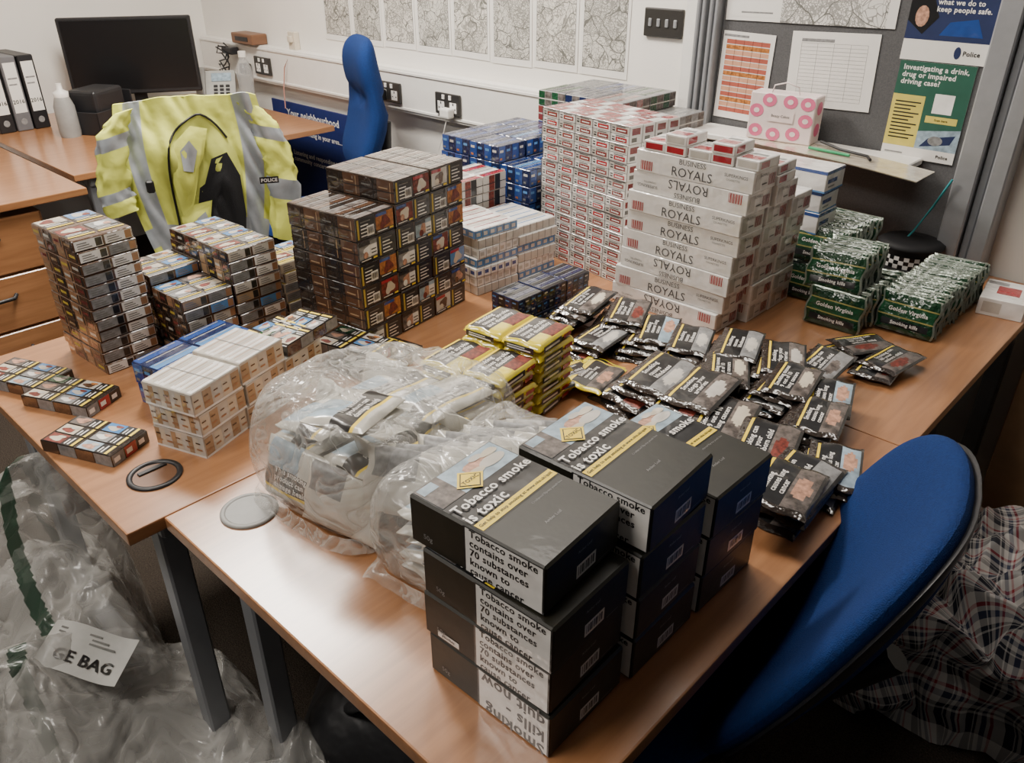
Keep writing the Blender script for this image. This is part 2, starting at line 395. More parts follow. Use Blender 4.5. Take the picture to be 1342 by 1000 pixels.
c18=math.cos(R(18));s18=math.sin(R(18))
for (lx,ly,k) in((.045,.270,0),(.075,.325,2)):
    put(CP,-1.318+c18*lx-s18*ly,.452+s18*lx+c18*ly,T0+.0912,100+k*4,"wrapped multipack resting on the white and copper cartons","mixed packs on the pale row",k=k)
stack(CU,-1.49,.50,1,2,2,.122,.112,.0465,12,"wrapped blue and white cigarette carton behind the copper ones","low blue cartons",kf=lambda i,q,l:1,j=.003,jr=2)
stack(CP,-1.38,.84,1,1,2,.162,.092,.025,14,"wrapped dark cigarette carton with warning pictures lying flat","flat dark cartons")
stack(CP,-1.20,.86,1,1,1,.162,.092,.025,100,"wrapped dark cigarette carton with warning pictures lying flat","flat dark cartons")
for x,y,r in((-1.735,.375,24),(-1.590,.410,26),(-1.395,.375,24)):
    put(CP,x,y,T0,r,"wrapped dark cigarette multipack on the beech desk","multipacks near the desk edge",k=int(x*97)%3)
PB=.0508
stack(CB,-1.535,.915,1,3,6,.207,.118,PB,8,"cellophane-wrapped dark brown cigarette carton with warning pictures","dark cartons in the big stack",j=.002,jr=.5)
stack(CB,-1.570,1.155,1,1,1,.207,.118,PB,8,"cellophane-wrapped dark brown cigarette carton on top of the stack","dark cartons in the big stack",z0=T0+6*PB)
stack(CB,-1.553,1.035,1,1,1,.207,.118,PB,8,"cellophane-wrapped dark brown cigarette carton on top of the stack","dark cartons in the big stack",z0=T0+6*PB)
stack(CU2,-1.24,1.245,1,3,3,.087,.087,.0265,0,"small wrapped navy and black cigarette carton","navy cartons")
stack(CBW,-1.545,1.34,1,2,7,.172,.143,.0248,-3,"white and blue wrapped cigarette carton with thin stripes","white and blue cartons",nzf=lambda i,q:7 if q==0 else 6,j=.004,jr=2)
stack(CRW,-1.685,1.45,1,2,5,.122,.092,.046,0,"wrapped red, white and black cigarette carton","red and white cartons")
stack(CU,-1.86,1.66,3,3,6,.122,.113,.047,0,"wrapped dark blue cigarette carton","blue cartons in the tall stack",nzf=lambda i,q:6 if i<2 or q==2 else 5,j=.003,jr=1)
stack(CGB,-1.79,2.02,4,2,8,.111,.143,.0465,0,"wrapped blue, red or green cigarette carton behind the tower","mixed cartons behind the tower",nzf=lambda i,q:8 if i<3 else 7,j=.003,jr=2,kf=lambda i,q,l:i*2+q+l)
stack(CK,-1.475,1.685,1,2,9,.320,.094,.0452,-8,"red and white wrapped cigarette carton in the tall tower","red and white tower",j=.003,jr=.5)
for l in range(8):
    dx=-.012+.006*l+J(.006)
    put(CR,-.955+dx,1.605+J(.003),T0+l*.048,J(1.5),"long white cigarette carton with grey lettering","white cartons in the stepped tower",k=1 if l in(0,2,6) else 0,j=0,jr=.3)
for q in range(1,3):
    for l in range(8-q):
        put(CR,-.945+.003*l+J(.006),1.605+.102*q,T0+l*.048,J(1),"long white cigarette carton with grey lettering","white cartons in the stepped tower",j=.001)
def packmesh(k):
    def f(F):
        F['T'].rect(.05,.05,.95,.95,WHITE,1); F['T'].rect(.1,.1,.9,.45,RED,2); F['T'].rect(.2,.55,.8,.7,GREY,2)
        F['L'].rect(.1,.2,.9,.8,RED if k else OFF,1); F['R'].rect(.1,.2,.5,.8,RED,1)
    return f
PK=[carton(.055,.085,.022,WHITE,packmesh(k)).mesh("cigarette_pack") for k in range(2)]
for i in range(5):
    for q in range(2):
        z=T0+(8 if q==0 else 7)*.048
        put(PK,-1.03+.058*i,1.60+.092*q,z+.0005,J(3),"white and red cigarette packet on top of the cartons","loose packets on the tower",name="cigarette_packet",cat="cigarette packet")
        if q==1 or i in(1,3): put(PK,-1.03+.058*i,1.60+.092*q,z+.023,J(3),"white and red cigarette packet on top of the cartons","loose packets on the tower",name="cigarette_packet",cat="cigarette packet")
stack(CW,-1.055,1.915,1,1,6,.282,.102,.0525,0,"white cigarette carton with blue edges","blue-edged cartons",j=.004,jr=1)
# ------------------------------------------------------------------ tobacco boxes
def d_tob(kind):
    def f(F):
        T=F['TY']
        T.rect(.02,.43,.98,.985,BLACK,1)
        T.rect(.03,.74,.97,.98,PALE,2); T.ell(.66,.88,.17,.05,FLESH,3,wob=.1); T.ell(.78,.84,.15,.045,OFF,4); T.ell(.55,.83,.12,.03,CREAM,4)
        T.ell(.84,.91,.10,.03,CREAM,5,wob=.1); T.ell(.70,.93,.08,.025,OFF,5)
        T.rect(.03,.74,.30,.98,DULLP,3); T.rect(.05,.90,.22,.97,PALE,4)
        T.poly([(.28,.80),(.44,.905),(.60,.80),(.44,.70)],YEL,6); T.poly([(.31,.80),(.44,.885),(.57,.80),(.44,.715)],BLACK,7); T.poly([(.325,.80),(.44,.875),(.555,.80),(.44,.725)],YEL,8)
        T.text("TOXIC",.44,.80,.008,BLACK,l=9)
        T.text("Tobacco smoke",.49,.66,.0225,WHITE,l=10,fitw=.92); T.text("is toxic",.25,.555,.0225,WHITE,l=10,fitw=.46)
        T.rect(.03,.44,.97,.51,YEL,3); T.text("Get help to stop smoking at www.nhs.uk/quit",.5,.475,.0075,BLACK,l=4,fitw=.9)
        T.text("Amber Leaf",.5,.22,.006,GREY,bold=False,l=2); T.text("Crushproof flip-top pouch box",.72,.38,.0045,GREY,bold=False,l=2)
        L=F['L']; L.rect(.43,.03,.995,.985,BLACK,1); L.rect(.445,.045,.985,.965,WHITE,2)
        if kind==2: L.text("Smoking\nkills -\nquit now",.715,.5,.027,BLACK,rot=180,l=3,fitw=.5)
        else: L.text("Tobacco smoke\ncontains over\n70 substances\nknown to\ncause cancer",.715,.5,.0137,BLACK,l=3,fitw=.52)
        L.text("50g",.15,.25,.01,GREY,bold=False)
        if kind==1: L.rect(.12,.1,.3,.24,WHITE,2); L.text("pouches",.21,.17,.006,BLACK,l=3)
        G=F['R']; barcode(G,.40,.16,.66,.44,1); G.text("Amber Leaf",.5,.72,.0055,GREY,bold=False,l=2); G.rect(.7,.12,.86,.13,GREY,1)
    return f
TB=[carton(.195,.142,.0665,BOXB,d_tob(k),bev=.003).mesh("tobacco_box") for k in range(3)]
lb="olive-black cardboard tobacco box with white warning label on the desk"
for c,(cx,cy,n,r) in enumerate(((-.478,.528,4,2),(-.475,.683,4,1),(-.468,.84,3,0))):
    for l in range(n):
        k=2 if (l==0 and c==0) else (1 if l==1 else 0)
        top=(c<2 and l==n-1)
        OB("tobacco_box",TB[k],(cx+(-.02 if (l==n-1 and c==0) else J(.004)),cy+(.0 if not top else .004),T0+l*.0672),(0,0,R(r+J(1.2)+(2 if top else 0))),label=lb,cat="tobacco box",group="stacked tobacco boxes")
# ------------------------------------------------------------------ pouches
def pouch(base,k,w=.125,h=.088,t=.012,style=0):
    mb=MB(); flat=(style==2)
    def z(u,v):
        a=max(0,1-abs(2*u-1)**(12 if flat else 6))*max(0,1-abs(2*v-1)**(10 if flat else 3))
        return t/2*a**.5*(1+(.05 if flat else .18)*math.sin(u*9+k)*math.cos(v*7+k*2))
    def wx(u,v): return .0025*math.sin(v*11+k*1.7)*(1 if abs(u-.5)>.4 else 0)
    def top(u,v): return Vector(((u-.5)*w+wx(u,v),(v-.5)*h,z(u,v)+.0008))
    def bot(u,v): return Vector(((u-.5)*w+wx(u,v),(v-.5)*h,-z(u,v)-.0008))
    a,b=PIC[k%8]
    def mf(u,v):
        if style==0:
            if u<.07 or u>.93: return base
            if v>.84: return base
            if v>.78: return YEL
            if v>.42: return BLACK
            if v>.05: return b if ((u-.5+.1*math.sin(k))**2/.05+(v-.24)**2/.016<1) else a
            return BLACK
        if style==1:
            if v>.975 or u<.03 or u>.97: return SILV
            if .70>v>.40: return GREENL
            if .74>v>.70 or .40>v>.36: return GOLDG
            if .30>v>.12 and .1<u<.9: return BLACK
            return base
        if style==2:
            if v>.93 or v<.06: return YELL
            if u<.08 or u>.93: return YELL
            if v>.86: return YEL
            if v>.36: return BLACK
            return a if u>.42 else YELL
        if style==3:
            if .08<u<.55 and v>.55: return PALE if k else GREY
            if u<.92 and .22<v<.55: return BLACK if k else OFF
            if u<.92 and .14<v<.22: return YEL if k else OFF
            return base
    nx,ny=(30,30) if style in(1,2) else (24,20)
    mb.grid(top,nx,ny,base,mfn=mf); mb.grid(bot,10,8,base,flip=True)
    mb.loft([[top(u/20,0) for u in range(21)],[bot(u/20,0) for u in range(21)]],base,closed=False,cap=False)
    mb.loft([[bot(u/20,1) for u in range(21)],[top(u/20,1) for u in range(21)]],SILV if style==1 else base,closed=False,cap=False)
    mb.loft([[bot(0,v/20) for v in range(21)],[top(0,v/20) for v in range(21)]],base,closed=False,cap=False)
    mb.loft([[top(1,v/20) for v in range(21)],[bot(1,v/20) for v in range(21)]],base,closed=False,cap=False)
    if flat:   # printed black blocks around the flat edges
        for y,s_ in((-h/2,-1),):
            F=Face(mb,(-w/2,y-.0016,-t*.32),(1,0,0),(0,0,1),w,t*.64); F.rect(.1,.05,.62,.95,BLACK,1); F.rect(.14,.3,.55,.6,WHITE,2); F.rect(.68,.2,.9,.8,RED,1)
        F=Face(mb,(-w/2-.0040,h/2,-t*.32),(0,-1,0),(0,0,1),h,t*.64); F.rect(.12,.05,.88,.95,BLACK,1); F.rect(.2,.25,.8,.45,WHITE,2); F.rect(.2,.6,.65,.75,WHITE,2)
    def ptext(s,cu,cv,size,m,fit):
        vs,fs,tw,hh=textmesh(s,True); kk=min(size,fit*w/tw)
        out=[]
        for x,y in vs:
            u=cu+x*kk/w;v=cv+y*kk/h; p=top(min(1,max(0,u)),min(1,max(0,v))); out.append((p.x,p.y,p.z+.0007))
        mb.add(out,fs,m)
    if style==0: ptext(WT[k%5],.5,.60,.0115*h/.088,WHITE,.8)
    if style==1: ptext("Golden Virginia",.5,.55,.013,WHITE,.84); ptext("Smoking kills",.5,.21,.011,WHITE,.7)
    if style==2: ptext("Smoking\ncauses stroke\nand disability",.5,.61,.0140,WHITE,.8)
    if style==3 and k: ptext("This smoking\nproduct can\ndamage health",.47,.385,.013,WHITE,.7)
    return mb.mesh("tobacco_pouch")
PD=[pouch(POUCHB,k) for k in range(8)]
PDL=[pouch(POUCHB,k,w=.150,h=.108,t=.015) for k in range(8)]
PG=[pouch(GREENP,k,w=.13,h=.09,t=.015,style=1) for k in range(2)]
PY=[pouch(YELL,k,w=.118,h=.088,t=.022,style=2) for k in range(2)]
PYF=[pouch(YELL,k) for k in range(3)]
PCRM=mat("pouch_pale_grey",(.56,.54,.48),**K)
PCR=[pouch(PCRM,k,w=.15,h=.10,t=.022,style=3) for k in range(2)]
def pp(me,x,y,z,rot,label,group): return OB("tobacco_pouch",me,(x,y,z),rot,label=label,cat="tobacco pouch",group=group)
lab="dark foil tobacco pouch with warning picture in a loose pile"
fans=[(-1.10,1.345,60,5,0),(-.99,1.355,62,5,0),(-.90,1.36,58,4,0),(-.98,1.29,50,3,0),
(-.81,1.36,66,4,0),(-.72,1.375,62,5,0),(-.63,1.385,60,5,0),(-.70,1.305,40,4,0),(-.585,1.32,50,5,0),(-.555,1.455,64,4,0),(-.49,1.33,64,4,0),(-.47,1.25,70,4,0),
(-.78,1.185,50,4,1),(-.685,1.185,56,4,1),(-.60,1.155,60,3,1),(-.50,1.13,56,3,1),(-.405,1.07,70,3,1),(-.385,1.155,70,3,0)]
for i,(x,y,dr,n,big) in enumerate(fans):
    b=98+J(14)
    for l in range(n):
        ox=.016*l*math.cos(R(dr));oy=.016*l*math.sin(R(dr))
        bk=PDL if big else PD
        pp(bk[(i*3+l*5)%8],x+ox+J(.004),y+oy+J(.004),T0+.009+l*(.0125 if not big else .0145),(R(J(2.5)),R(-5+J(2)),R(b+J(5)+l*2)),lab,"dark pouches in the loose piles")
pp(PDL[0],-.395,1.045,T0+.056,(R(3),R(3),R(100)),"dark pouch with lung cancer warning on top of the pile","dark pouches in the loose piles")
for x,y,r in((-.55,1.655,70),(-.53,1.69,60),(-.47,1.63,95),(-.455,1.66,80)):
    pp(PD[7],x,y,T0+.009+(.014 if r in(60,80) else 0),(R(J(3)),R(J(3)),R(r)),"small dark pouch lying apart near the green pouches","dark pouches lying apart")
for i,(x,y,r) in enumerate(((-.935,1.16,100),(-.90,1.20,95),(-.91,1.14,80),(-.87,1.17,100))):
    pp(PYF[i%3],x,y,T0+.009+.0140*(i>=2),(R(J(3)),R(J(3)),R(r)),"yellow and black tobacco pouch lying flat","flat yellow pouches")
lg="glossy green foil tobacco pouch standing on edge in a packed row"
def gr(x,y0,y1,n,z,lean,rz=0):
    for i in range(n):
        pp(PG[i%2],x+J(.006),y0+(y1-y0)*i/max(1,n-1)+J(.0015),z+J(.002),(R(90+lean+J(3.5)),R(J(2.5)),R(rz+J(4))),lg,"green pouches standing in rows")
gr(-.755,1.89,2.17,19,T0+.047,-16); gr(-.755,1.92,2.10,13,T0+.133,-24,4)
gr(-.635,1.775,1.98,15,T0+.047,-14,8); gr(-.66,1.80,1.92,9,T0+.128,-26,10)
gr(-.50,1.86,2.19,27,T0+.047,-20,6)
ly="yellow tobacco pouch with black warning panel in a neat stack"
for cx,cy,n in((-.990,.905,6),(-.905,.925,6),(-1.005,1.026,7),(-.918,1.046,7)):
    for l in range(n):
        pp(PY[(l+n)%2],cx+J(.003),cy+J(.003),T0+.012+l*.0224,(R(J(1)),R(J(1)),R(98+J(2.5))),ly,"yellow pouches")
# ------------------------------------------------------------------ clear bags of pouches
FILM=filmmat("clear_polythene",.20,(.74,.73,.69),fres=.24,crease=.20,sc=14,bd=.03,coat=.8,rough=.18); FILM2=filmmat("clear_polythene_folds",.18,(.74,.73,.69),fres=.25,crease=.25,sc=18,coat=.7)
def ridge(x,y,z): return abs(noise.noise(Vector((x,y,z))))
def bagskin(w,d,h,seed,hump=0.,dent=0.):
    mb=MB()
    def f(v):
        n=noise.noise(Vector((v.x*8+seed,v.y*8,v.z*6)))*.010-ridge(v.x*11+seed,v.y*5,v.z*7)*.020-ridge(v.x*22,v.y*11+seed,v.z*14)*.008
        z=(v.z+h/2)
        k=1+.05*max(0,1-z/h)+n*1.6
        step=.022*math.tanh((v.y*math.cos(.3)+v.x*.6)*18+seed%2)*(z/h)
        zz=z+(n+.010)*(1 if z>.02 else 0)+hump*math.sin(v.y*9+seed)*(z/h)**2-step*dent
        return Vector((v.x*k+noise.noise(Vector((v.x*7,v.y*7+seed,9)))*.012,v.y*k,max(.001,zz)))
    mb.pillow(w,d,h,FILM,n=5.,na=150,nr=50,p=12.,fn=f)
    def sk(u,vv):
        a=2*math.pi*u; rr=1.0+vv*(.05+.16*max(0,noise.noise(Vector((math.cos(a)*1.8+seed,math.sin(a)*1.8,0)))))
        c=math.cos(a);q=math.sin(a)
        x=math.copysign(abs(c)**.42,c)*w/2*rr;y=math.copysign(abs(q)**.42,q)*d/2*rr
        return Vector((x,y,.002+(1-vv)*.02+.02*ridge(x*22,y*22,seed)))
    mb.grid(sk,120,6,FILM2)
    return mb
lc="pale grey tobacco pouch packed inside a clear bag"
def creamrow(cx,cy,rz,nx,ny,nz,z0=T0+.012,px=.108,py=.152):
    c=math.cos(R(rz));s=math.sin(R(rz))
    for i in range(nx):
        for q in range(ny):
            m=nz-(1 if (i+q)%2 else 0)
            for l in range(m):
                lx=(i-(nx-1)/2)*px;ly=(q-(ny-1)/2)*py
                pp(PCR[1 if (l==m-1 or l%3==1) else 0],cx+c*lx-s*ly+J(.008),cy+s*lx+c*ly+J(.008),z0+l*.0232,(R(J(4)),R(J(4)),R(rz+90+J(8))),lc,"cream pouches in clear bags")
creamrow(-.945,.695,6,2,2,6,px=.125)
for (x,y,z,a,b,c,k) in((-.955,.860,.07,20,4,70,0),(-.965,.530,.062,72,0,8,1),(-.865,.540,.06,70,0,12,0),(-1.045,.65,.07,0,-72,92,0),(-1.06,.77,.07,0,-70,98,0),(-.845,.62,.075,0,70,95,0),(-.845,.77,.07,0,68,100,1)):
    pp(PCR[k],x,y,T0+z,(R(a),R(b),R(c)),lc,"cream pouches in clear bags")
OB("clear_plastic_bag",bagskin(.290,.415,.180,3,.006,1.),(-.950,.700,T0),(0,0,R(6)),label="large crumpled clear plastic bag packed with pale grey pouches",cat="plastic bag")
pp(PCR[1],-.895,.600,T0+.185,(R(2),R(10),R(116)),"pale pouch with warning panel and yellow bar on the bag","cream pouches in clear bags")
creamrow(-.70,.70,8,1,2,5)
for i in range(7): pp(PCR[0],-.765+.016*i,.60+.034*i,T0+.112,(R(62),R(J(6)),R(34+J(8))),lc,"cream pouches in clear bags")
OB("clear_plastic_bag",bagskin(.195,.35,.150,9,.010),(-.705,.69,T0),(0,0,R(8)),label="smaller crumpled clear plastic bag of pale pouches beside the boxes",cat="plastic bag")
# ------------------------------------------------------------------ desks
STEEL=mat("grey_steel",(.24,.25,.27),rough=.4,metal=.3,var=.04); BLKPL=mat("black_plastic",(.012,.012,.014),rough=.45,var=.1)
GREYPL=mat("grey_plastic",(.26,.26,.25),rough=.5); DARKW=mat("wood_panel",(.16,.075,.038),rough=.45,var=.2,vscale=5,vec=(1,1,8))
def desk(x0,x1,y0,y1,label,grom=None,legs=(True,True),modesty=None,top=T0,lx=.05):
    e=OB("office_desk",None,(x0,y0,0),label=label,cat="desk")
    mb=MB(); mb.box(((x1-x0)/2,(y1-y0)/2,top-.0125),(x1-x0-.002,y1-y0-.002,.025),WOOD,.003,seg=2); OB("desktop",mb,parent=e)
    for k,yy in enumerate((.08,y1-y0-.06)):
        if not legs[k]: continue
        mb=MB(); w=x1-x0
        for xx in (lx,w-.06):
            mb.box((xx,yy,(top-.03)/2+.012),(.042,.042,top-.055),STEEL,.004)
        mb.box((w/2,yy,top-.045),(w-.05,.04,.035),STEEL,.004); mb.box((w/2,yy,.025),(w-.02,.05,.035),STEEL,.004)
        OB("leg_frame",mb,parent=e)
    if modesty is not None:
        mb=MB(); mb.box((modesty,(y1-y0)/2,.50),(.018,y1-y0-.16,.36),DARKW,.002); OB("modesty_panel",mb,parent=e)
    for g in (grom or []):
        gx,gy,op=g; mb=MB(); n=32
        col=BLKPL if op else GREYPL
        rings=[]
        for rr,zz in((.046,0.0),(.046,.003),(.043,.0045),(.038,.0045),(.036,.001)):
            rings.append([Vector((gx-x0+rr*math.cos(2*math.pi*i/n),gy-y0+rr*math.sin(2*math.pi*i/n),top+zz)) for i in range(n)])
        mb.loft(rings,col,cap=False)
        if op:
            mb.cyl((gx-x0,gy-y0,top+.0002),(gx-x0,gy-y0,top+.001),.0365,.0365,DARKW,n=n); mb.box((gx-x0-.018,gy-y0+.004,top+.0025),(.010,.05,.003),BLKPL,.001)
        else: mb.cyl((gx-x0,gy-y0,top+.001),(gx-x0,gy-y0,top+.0035),.037,.037,GREYPL,n=n)
        OB("cable_grommet",mb,parent=e)
    return e
desk(-1.11,-.31,.36,1.38,"beech office desk with grey legs, holding stacked tobacco boxes",grom=[(-1.023,.464,False)],legs=(True,False),modesty=.62,lx=.10)
desk(-1.91,-1.11,.30,1.38,"beech office desk with grey legs, covered in cigarette cartons",grom=[(-1.229,.404,True)],legs=(True,False),modesty=.08,lx=.06)
desk(-1.11,-.31,1.38,2.385,"beech office desk holding white cartons and green pouches",legs=(False,True))
desk(-1.91,-1.11,1.38,2.385,"beech office desk holding the red and white tower",legs=(False,True))
desk(-4.58,-3.30,1.08,2.28,"beech desk by the wall with monitor and phone",legs=(True,False))
desk(-4.4,-3.10,-.2,1.05,"beech desk with a drawer pedestal beneath",legs=(False,False))
e=OB("drawer_pedestal",None,(-3.42,.66,0),label="beech three-drawer pedestal under the desk",cat="drawer unit")
mb=MB(); mb.box((0,0,.345),(.55,.46,.66),WOOD,.003); OB("body",mb,parent=e)
for i in range(3):
    z=.15+.205*i
    mb=MB(); mb.box((.283,0,z+.02),(.018,.44,.195),WOOD,.003); d=OB("drawer",mb,parent=e)
    mb=MB(); mb.tube([(.293,-.07,z+.05),(.315,-.055,z+.045),(.318,0,z+.045),(.315,.055,z+.045),(.293,.07,z+.05)],.007,BLKPL); h=OB("handle",mb,parent=d,label="dark curved handle")
# ------------------------------------------------------------------ chairs
BLUEF=mat("blue_fabric",(.005,.026,.120),rough=.85,bump=.4,bscale=600,var=.15,vscale=200,spec=.2)
BLKF=mat("black_fabric",(.008,.008,.010),rough=.9,bump=.3,bscale=400)
def chair(name,label,loc,rz,fabric,backw=.44,backh=.50,backz=.72,rec=14,lobes=False,arms=False,seatz=.47,shell=True,thick=.07,curve=1.0,sq=3.0):
    e=OB(name,None,loc,(0,0,R(rz)),label=label,cat="chair")
    mb=MB(); mb.pillow(.48,.46,.09,fabric,n=3.4,p=4,M=Matrix.Translation((0,-.02,seatz))); OB("seat",mb,parent=e)
    def f(v):
        if lobes: w=1-.10*max(0,math.tanh(v.y*20))-.16*math.exp(-((v.y-.05)/.022)**2)
        else: w=1-.12*(v.y/backh+.5)**2
        return Vector((v.x*w,v.y,v.z*(1-.35*math.exp(-((v.y-.05)/.03)**2) if lobes else 1)+curve*(v.x**2)+ (.30*(v.y)**2 if not lobes else -.02*math.cos(v.y*14))))
    M=Matrix.Translation((0,.22+math.sin(R(rec))*(backz-seatz),backz))@Matrix.Rotation(R(90-rec),4,'X')
    mb=MB(); mb.pillow(backw,backh,thick,fabric,n=sq,nr=14,na=64,p=5,M=M,fn=f); OB("backrest",mb,parent=e)
    if shell:
        mb=MB(); mb.pillow(backw+.004,backh+.004,.022,BLKPL,n=sq,nr=12,na=64,p=6,M=M,fn=lambda v:f(v)-Vector((0,0,.016))); OB("back_shell",mb,parent=e,label="black plastic rear shell")
    mb=MB(); mb.tube([(0,.10,seatz-.05),(0,.26,seatz-.04),(0,.32,seatz+.06),(0,.30+math.sin(R(rec))*(backz-seatz),backz-.06)],.022,BLKPL); OB("back_support",mb,parent=e)
    mb=MB(); mb.cyl((0,0,.12),(0,0,seatz-.04),.028,.028,STEEL); mb.box((0,0,seatz-.055),(.2,.24,.03),BLKPL,.006); OB("gas_column",mb,parent=e)
    mb=MB()
    for i in range(5):
        a=2*math.pi*i/5; mb.tube([(0,0,.11),(.28*math.cos(a),.28*math.sin(a),.075)],[.028,.017],BLKPL)
    OB("star_base",mb,parent=e)
    for i in range(5):
        a=2*math.pi*i/5; x=.28*math.cos(a);y=.28*math.sin(a)
        mb=MB(); mb.cyl((x-.02*math.sin(a),y+.02*math.cos(a),.028),(x+.02*math.sin(a),y-.02*math.cos(a),.028),.028,.028,BLKPL); mb.cyl((x,y,.04),(x,y,.075),.008,.008,STEEL,n=8); OB("castor",mb,parent=e)
    if arms:
        for sx in(-1,1):
            mb=MB(); mb.tube([(sx*.2,-.02,seatz-.04),(sx*.29,-.02,seatz-.02),(sx*.30,0,seatz+.19)],.018,BLKPL); mb.pillow(.07,.26,.03,BLKPL,M=Matrix.Translation((sx*.30,-.02,seatz+.21))); OB("armrest",mb,parent=e)
    return e
chair("office_chair","blue fabric office chair with black shell against the desk edge",(-.545,.885,0),-90+14,BLUEF,backw=.51,backh=.53,backz=.695,rec=26,curve=.8)
chair("office_chair","blue fabric high-back chair standing by the white wall",(-2.92,1.875,0),-23,BLUEF,backw=.40,backh=.56,backz=.895,rec=5,lobes=True,shell=False,thick=.10,curve=.5,sq=4.)
chair("office_chair","black office chair with armrests, carrying a yellow jacket",(-2.66,1.25,0),65,BLKF,backw=.42,backh=.46,backz=.74,rec=8,arms=True)
# ------------------------------------------------------------------ hi-vis jacket
HV=mat("hi_vis_yellow",(.70,.74,.14),rough=.6,bump=.35,bscale=25,var=.10,vscale=9); REFL=mat("reflective_silver",(.44,.48,.52),rough=.35,metal=.3,var=.1)
HVI=mat("hi_vis_lining",(.60,.64,.13),rough=.7,bump=.3,bscale=20,var=.25,vscale=8)
e=OB("hi_vis_jacket",None,(-2.56,1.22,0),(0,0,R(62)),label="yellow hi-vis jacket with silver bands draped over a chair back",cat="jacket")
def jb(u,v,off=0.):
    z=1.085-.52*v-.012*abs(u)**2*(1-v)-.02*v*math.cos(u*5)
    hw=.215+.03*math.sin(min(1,v*2)*math.pi/2)-.07*v*v
    x=u*hw; y=-.022*(1-abs(u)**2.4)*min(1,.25+v*2.2)+.03-.02*v
    n=noise.noise(Vector((x*8,z*4,1.3)))*.022+ridge(x*18+z*5,z*4,4)*.042
    return Vector((x,y-n-off,z+n*.4))
mb=MB(); mb.grid(lambda a,b:jb(2*a-1,b),60,48,HV,mfn=lambda a,b: REFL if (.80<b<.92 or .06<a<.19 or .82<a<.95) else HV)
mb.grid(lambda a,b:jb(2*a-1,0)+Vector((0,.16*b,.012*math.sin(b*3)-.05*b)),30,6,HV,mfn=lambda a,b: REFL if (.06<a<.19 or .82<a<.95) else HV)
OB("body",mb,parent=e)
for sx in(-1,1):
    mb=MB(); pts=[(sx*.185,.005,1.055),(sx*.228,.0,1.00),(sx*.250,-.005,.90),(sx*.262,-.01,.80),(sx*.250,-.015,.60 if sx>0 else .74)]
    rr=[.028,.046,.048,.050,.046]
    rings=[];n=24
    for t in range(29):
        f=t/28*4;i=min(3,int(f));q=f-i; p=Vector(pts[i]).lerp(Vector(pts[i+1]),q); r=rr[i]*(1-q)+rr[i+1]*q
        rings.append([p+Vector((math.cos(2*math.pi*k/n),math.sin(2*math.pi*k/n)*.34,.25*math.cos(2*math.pi*k/n)*-sx))*(r*(1+.45*noise.noise(Vector((math.cos(2*math.pi*k/n)*1.9,t*.5,math.sin(2*math.pi*k/n)*1.9+sx*3))))) for k in range(n)])
    mb.loft(rings[:9],HV,cap=True); mb.loft(rings[8:12],REFL,cap=False); mb.loft(rings[11:21],HV,cap=False); mb.loft(rings[20:24],REFL,cap=False); mb.loft(rings[23:],HV,cap=True)
    OB("sleeve",mb,parent=e)
def ring_patch(polyl,m,off,mbb,n=8,warp=0):
    cx=sum(p[0] for p in polyl)/len(polyl);cy=sum(p[1] for p in polyl)/len(polyl)
    mbb.loft([[jb(cx+(p[0]-cx)*k/n,cy+(p[1]-cy)*k/n,off+warp*math.sin(k/n*3)) for p in polyl] for k in range(n+1)],m,cap=False)
def archpt(t,c=(.08,.66),ru=.50,rv=.55):
    a=math.pi*t; return (c[0]-ru*math.cos(a)+.03*math.sin(a*3), c[1]-rv*math.sin(a)**.75+.02*math.cos(a*5))
ap=[archpt(i/28) for i in range(29)]
mb=MB(); ring_patch(ap+[(.64,1.0),(.10,1.0),(-.50,1.0)],HVI,.005,mb); OB("lining",mb,parent=e,label="yellow lining seen in the open front")
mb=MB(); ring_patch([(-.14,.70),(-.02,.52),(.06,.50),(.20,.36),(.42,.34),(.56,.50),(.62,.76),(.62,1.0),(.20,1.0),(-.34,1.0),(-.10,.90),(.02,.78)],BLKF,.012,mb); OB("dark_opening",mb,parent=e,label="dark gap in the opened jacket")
mb=MB(); mb.tube([jb(*p,.010) for p in [(-.52,1.0),(-.46,.85)]+ap[:22]],.0035,BLKPL); OB("zip",mb,parent=e,label="black zip edge")
mb=MB(); ring_patch([(-.36,.50),(-.24,.26),(.0,.16),(.22,.18),(.10,.34),(.02,.40),(-.06,.52),(-.20,.68),(-.34,.72)],HV,.016,mb,warp=.004); OB("lining_flap",mb,parent=e,label="folded yellow flap")
mb=MB(); ring_patch([(-.38,.72),(-.14,.62),(.12,.60),(.0,.80),(-.20,.88),(-.38,.98)],HV,.018,mb,warp=.004); OB("lining_flap",mb,parent=e,label="folded yellow flap")
mb=MB(); ring_patch([(-.18,.30),(-.04,.24),(.04,.30),(-.06,.42),(-.18,.42)],REFL,.024,mb,n=3); OB("reflective_patch",mb,parent=e)
mb=MB(); ring_patch([(-.34,.78),(-.0,.66),(.04,.73),(-.30,.88)],REFL,.026,mb,n=3); OB("reflective_patch",mb,parent=e)
mb=MB(); mb.box((-.150,-.045,.83),(.025,.018,.04),BLKPL,.005); OB("radio_clip",mb,parent=e,label="black clip on the chest")
mb=MB(); bx=Face(mb,(.185,-.070,.815),(1,.15,-.05),(0,0,1),.062,.022); bx.rect(0,0,1,1,BLKPL,1); bx.text("POLICE",.5,.5,.018,WHITE,l=3,fitw=.85); OB("name_badge",mb,parent=e,label="black badge with white lettering")
